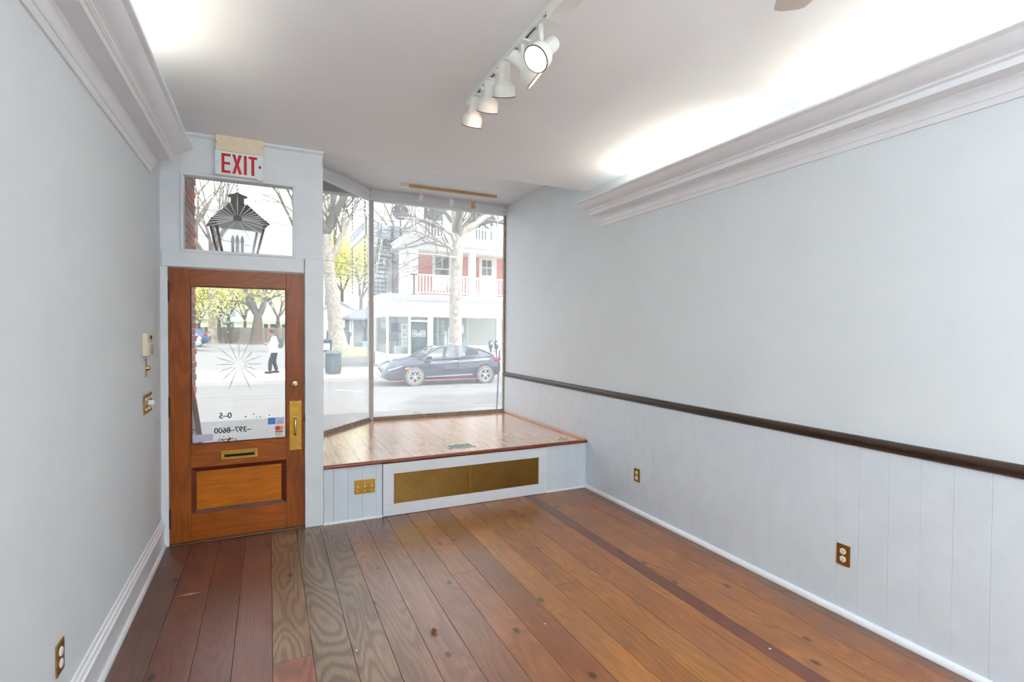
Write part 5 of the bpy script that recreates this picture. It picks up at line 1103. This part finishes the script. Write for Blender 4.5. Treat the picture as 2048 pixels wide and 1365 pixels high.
MB().box(nx-.16, nx+.12, Yn-.26, Yn-.2, hz(653, 700, Yn), hz(653, 687, Yn)).build('notice', PW, nb)
MB().lathe([(.03, 0), (.05, .1), (.04, .3), (.015, .42), (0, .44)], (nx+.04, Yn, hz(653, 678, Yn)), (0, 0, 1), 10).build('finial', mat('box_slate', S(70, 92, 108), .5), nb, smooth=40)

# ---------------------------------------------------------------- walking person
Yp = 22.6; pp_ = at(549, 745.5, Yp); GP = Vector((pp_.x, Yp, ground(Yp)))
def skin(name, nodes, edges, m_, parent, sub=2, root=0):
    me = bpy.data.meshes.new(name); me.from_pydata([n[0] for n in nodes], edges, []); o = bpy.data.objects.new(name, me); COL.objects.link(o)
    md = o.modifiers.new('skin', 'SKIN'); md.use_smooth_shade = True
    for i, n in enumerate(nodes): me.skin_vertices[0].data[i].radius = (n[1], n[1] if len(n) < 3 else n[2]); me.skin_vertices[0].data[i].use_root = i == root
    s_ = o.modifiers.new('sub', 'SUBSURF'); s_.levels = sub; s_.render_levels = sub
    me.materials.append(m_)
    if parent: o.parent = parent
    return o
SKIN = mat('skin_tone', S(172, 122, 104), .6, var=.03)
# body: pelvis root, spine, head, arms, legs (x: walking towards -x, y: across)
def leg(s, kx, kz, ax, az, tx): y = .09*s; return [((.02, y, .90), .10), ((kx, y, kz), .065), ((ax, y, az), .042), ((tx, y*1.15, az-.045), .035)]
L1 = leg(-1, -.15, .50, -.17, .10, -.31); L2 = leg(1, -.02, .50, .09, .11, -.05)
arm = lambda s: [((-.03, .17*s, 1.42), .06), ((.03, .22*s, 1.15), .045), ((-.20, .13*s, 1.08), .034), ((-.27, .09*s, 1.10), .026)]
A1, A2 = arm(-1), arm(1)
nodes = [((0, 0, .95), .11, .09), ((-.01, 0, 1.15), .10, .085), ((-.03, 0, 1.36), .12, .10), ((-.07, 0, 1.49), .055), ((-.10, 0, 1.55), .06), ((-.145, 0, 1.615), .112, .102), ((-.13, 0, 1.70), .09)]
edges = [(0, 1), (1, 2), (2, 3), (3, 4), (4, 5), (5, 6)]
def chain(lst, frm):
    p = frm
    for nd in lst: nodes.append(nd); edges.append((p, len(nodes)-1)); p = len(nodes)-1
chain(L1, 0); chain(L2, 0); chain(A1, 2); chain(A2, 2)
body = skin('person', nodes, edges, SKIN, None); body.location = GP
tag(body, 'person in white jacket and dark trousers walking with bowed head, looking at a phone', 'person')
JK = mat('jacket_white', S(236, 238, 240), .8, var=.03, vscale=20); TRS = mat('trousers_slate', S(42, 50, 60), .85, var=.08, vscale=15); HR = mat('hair_brown', S(84, 50, 44), .8, var=.15)
nj = [((0, 0, .86), .205, .185), ((0, 0, 1.02), .20, .18), ((-.02, 0, 1.20), .195, .17), ((-.03, 0, 1.37), .185, .16), ((-.05, 0, 1.47), .085)]
ej = [(0, 1), (1, 2), (2, 3), (3, 4)]
for s_ in (-1, 1):
    p = 3
    for nd in (((-.02, .195*s_, 1.40), .090), ((.035, .245*s_, 1.15), .076), ((-.245, .125*s_, 1.085), .056)): nj.append(nd); ej.append((p, len(nj)-1)); p = len(nj)-1
skin('jacket', nj, ej, JK, body, root=1)
nt_ = [((.01, 0, .93), .15, .125), ((0, 0, 1.04), .14, .115)]; et = [(0, 1)]
for lg in (L1, L2):
    p = 0
    for nd, r in zip(lg[:3], (.118, .085, .072)):
        v = nd[0]; nt_.append(((v[0], v[1], max(v[2]-.03, .06)), r)); et.append((p, len(nt_)-1)); p = len(nt_)-1
skin('trousers', nt_, et, TRS, body)
for lg in (L1, L2):
    a, b = lg[2][0], lg[3][0]; m = MB(); m.M = Matrix.Translation(GP)
    m.lathe([(0, -.07), (.035, -.065), (.050, -.03), (.048, .06), (.052, .13), (.042, .19), (0, .21)], (a[0]+.02, a[1], .048), (-1, 0, 0), 12); o = m.build('shoe', mat('shoe_dark', S(52, 60, 68), .7), body, smooth=60)
m = MB(); m.M = Matrix.Translation(GP); m.lathe([(.098, -.02), (.104, .03), (.092, .075), (.055, .105), (0, .115)], (-.118, 0, 1.635), (.38, 0, 1), 16); m.build('hair', HR, body, smooth=60)
m = MB(); m.M = Matrix.Translation(GP); m.lathe([(0, -.02), (.012, -.012), (.016, 0), (0, .022)], (-.236, 0, 1.60), (-1, 0, -.4), 8); m.build('nose', SKIN, body, smooth=60)
for s_ in (-1, 1):
    m = MB(); m.M = Matrix.Translation(GP); m.lathe([(0, -.006), (.018, 0), (0, .010)], (-.125, .088*s_, 1.615), (0, s_, .2), 8); m.build('ear', SKIN, body, smooth=60)
    hx_, hy_, hz_ = -.285, .085*s_, 1.10
    for k, ln_ in enumerate((.070, .078, .074, .060)):
        m = MB(); m.M = Matrix.Translation(GP); y = hy_-.024*s_+k*.016*s_; m.tube([(hx_, y, hz_+.01), (hx_-ln_*.6, y, hz_+.012), (hx_-ln_*.9, y-.012*s_, hz_+.034)], [.009, .0085, .006], 6); m.build('finger', SKIN, body, smooth=60)
    m = MB(); m.M = Matrix.Translation(GP); m.tube([(hx_+.03, hy_-.02*s_, hz_+.02), (hx_, hy_-.035*s_, hz_+.045), (hx_-.03, hy_-.045*s_, hz_+.055)], [.011, .010, .007], 6); m.build('thumb', SKIN, body, smooth=60)
m = MB(); m.M = Matrix.Translation(GP); m.bar((-.33, -.035, 1.14), (-.33, .035, 1.14), .14, .009, up=(.3, 0, 1)); m.build('mobile_phone', BLACK, label='dark phone held in both hands by the walking person', cat='phone')
bp_ = thing('backpack', GP+Vector((.24, 0, 1.05)), 'grey-green backpack worn by the walking person', 'backpack')
BPM = mat('pack_grey', S(84, 99, 101), .8, var=.06)
m = MB(); m.M = Matrix.Translation(GP); m.prism([(.125, 1.02), (.26, 1.0), (.33, 1.08), (.33, 1.24), (.25, 1.40), (.135, 1.44)], -.15, .15, 'y'); m.build('bag', BPM, bp_, bevel=.03)
for s_ in (-1, 1): m = MB(); m.M = Matrix.Translation(GP); m.tube([(.15, .10*s_, 1.43), (.02, .11*s_, 1.53), (-.13, .12*s_, 1.46), (-.17, .12*s_, 1.30), (-.06, .155*s_, 1.12), (.14, .14*s_, 1.06)], .016, 6); m.build('strap', mat('strap_dark', S(70, 82, 88), .8), bp_, smooth=60)

# ---------------------------------------------------------------- litter on the floor
def fl(px, py, z=0.):
    r = CF + CR*((px-1024)/F_PX) + CU*((682.5-py)/F_PX); return Vector((0, 0, CAM_H)) + r*((z-CAM_H)/r.z)
p = fl(868, 1264, .004); rl = random.Random(4); m = MB()
ring = [p+Vector((.022*rl.uniform(.5, 1.2)*math.cos(a), .022*rl.uniform(.5, 1.2)*math.sin(a), rl.uniform(0, .012))) for a in [k*.7 for k in range(9)]]
vs = ring + [p+Vector((0, 0, .004))] + [q-Vector((0, 0, .0012)) for q in ring] + [p+Vector((0, 0, .0028))]; n = 9
m.add(vs, [(k, (k+1) % n, n) for k in range(n)] + [(n+1+(k+1) % n, n+1+k, 2*n+1) for k in range(n)] + [((k+1) % n, k, n+1+k, n+1+(k+1) % n) for k in range(n)])
m.build('dried_leaf', mat('dead_leaf', S(126, 62, 30), .8, var=.2), label='curled brown dried leaf on the floor', cat='leaf')
for k, (px, py) in enumerate(((758, 1038), (779, 1040), (868, 1028), (1010, 1000), (1098, 990), (905, 1012), (1148, 979), (1178, 1020), (1170, 1012), (713, 1302), (1090, 1249), (1540, 1299), (975, 1012), (1182, 983))):
    p = fl(px, py); r = rl.uniform(.003, .007); m = MB()
    pts = [(p.x+r*rl.uniform(.6, 1.2)*math.cos(a), p.y+r*rl.uniform(.6, 1.2)*math.sin(a)) for a in (0, 1.2, 2.4, 3.6, 4.9)]
    m.prism(pts, .0007, .0022); m.build('paint_chip', mat('chip_white', S(232, 226, 214), .7), label='tiny pale paint chip lying on the plank floor', cat='paint chip', group='paint chips on the floor')
a, b = fl(344, 1196), fl(402, 1185); d = (b-a).normalized(); q = Vector((-d.y, d.x, 0)); mid = a+(b-a)*.65
MB().prism([(v.x, v.y) for v in (a, mid-q*.012, b, mid+q*.010)], .0004, .0009).build('scuff_mark', wood_mat('bare_wood', S(214, 160, 116), .5, 'y', .2), floor)
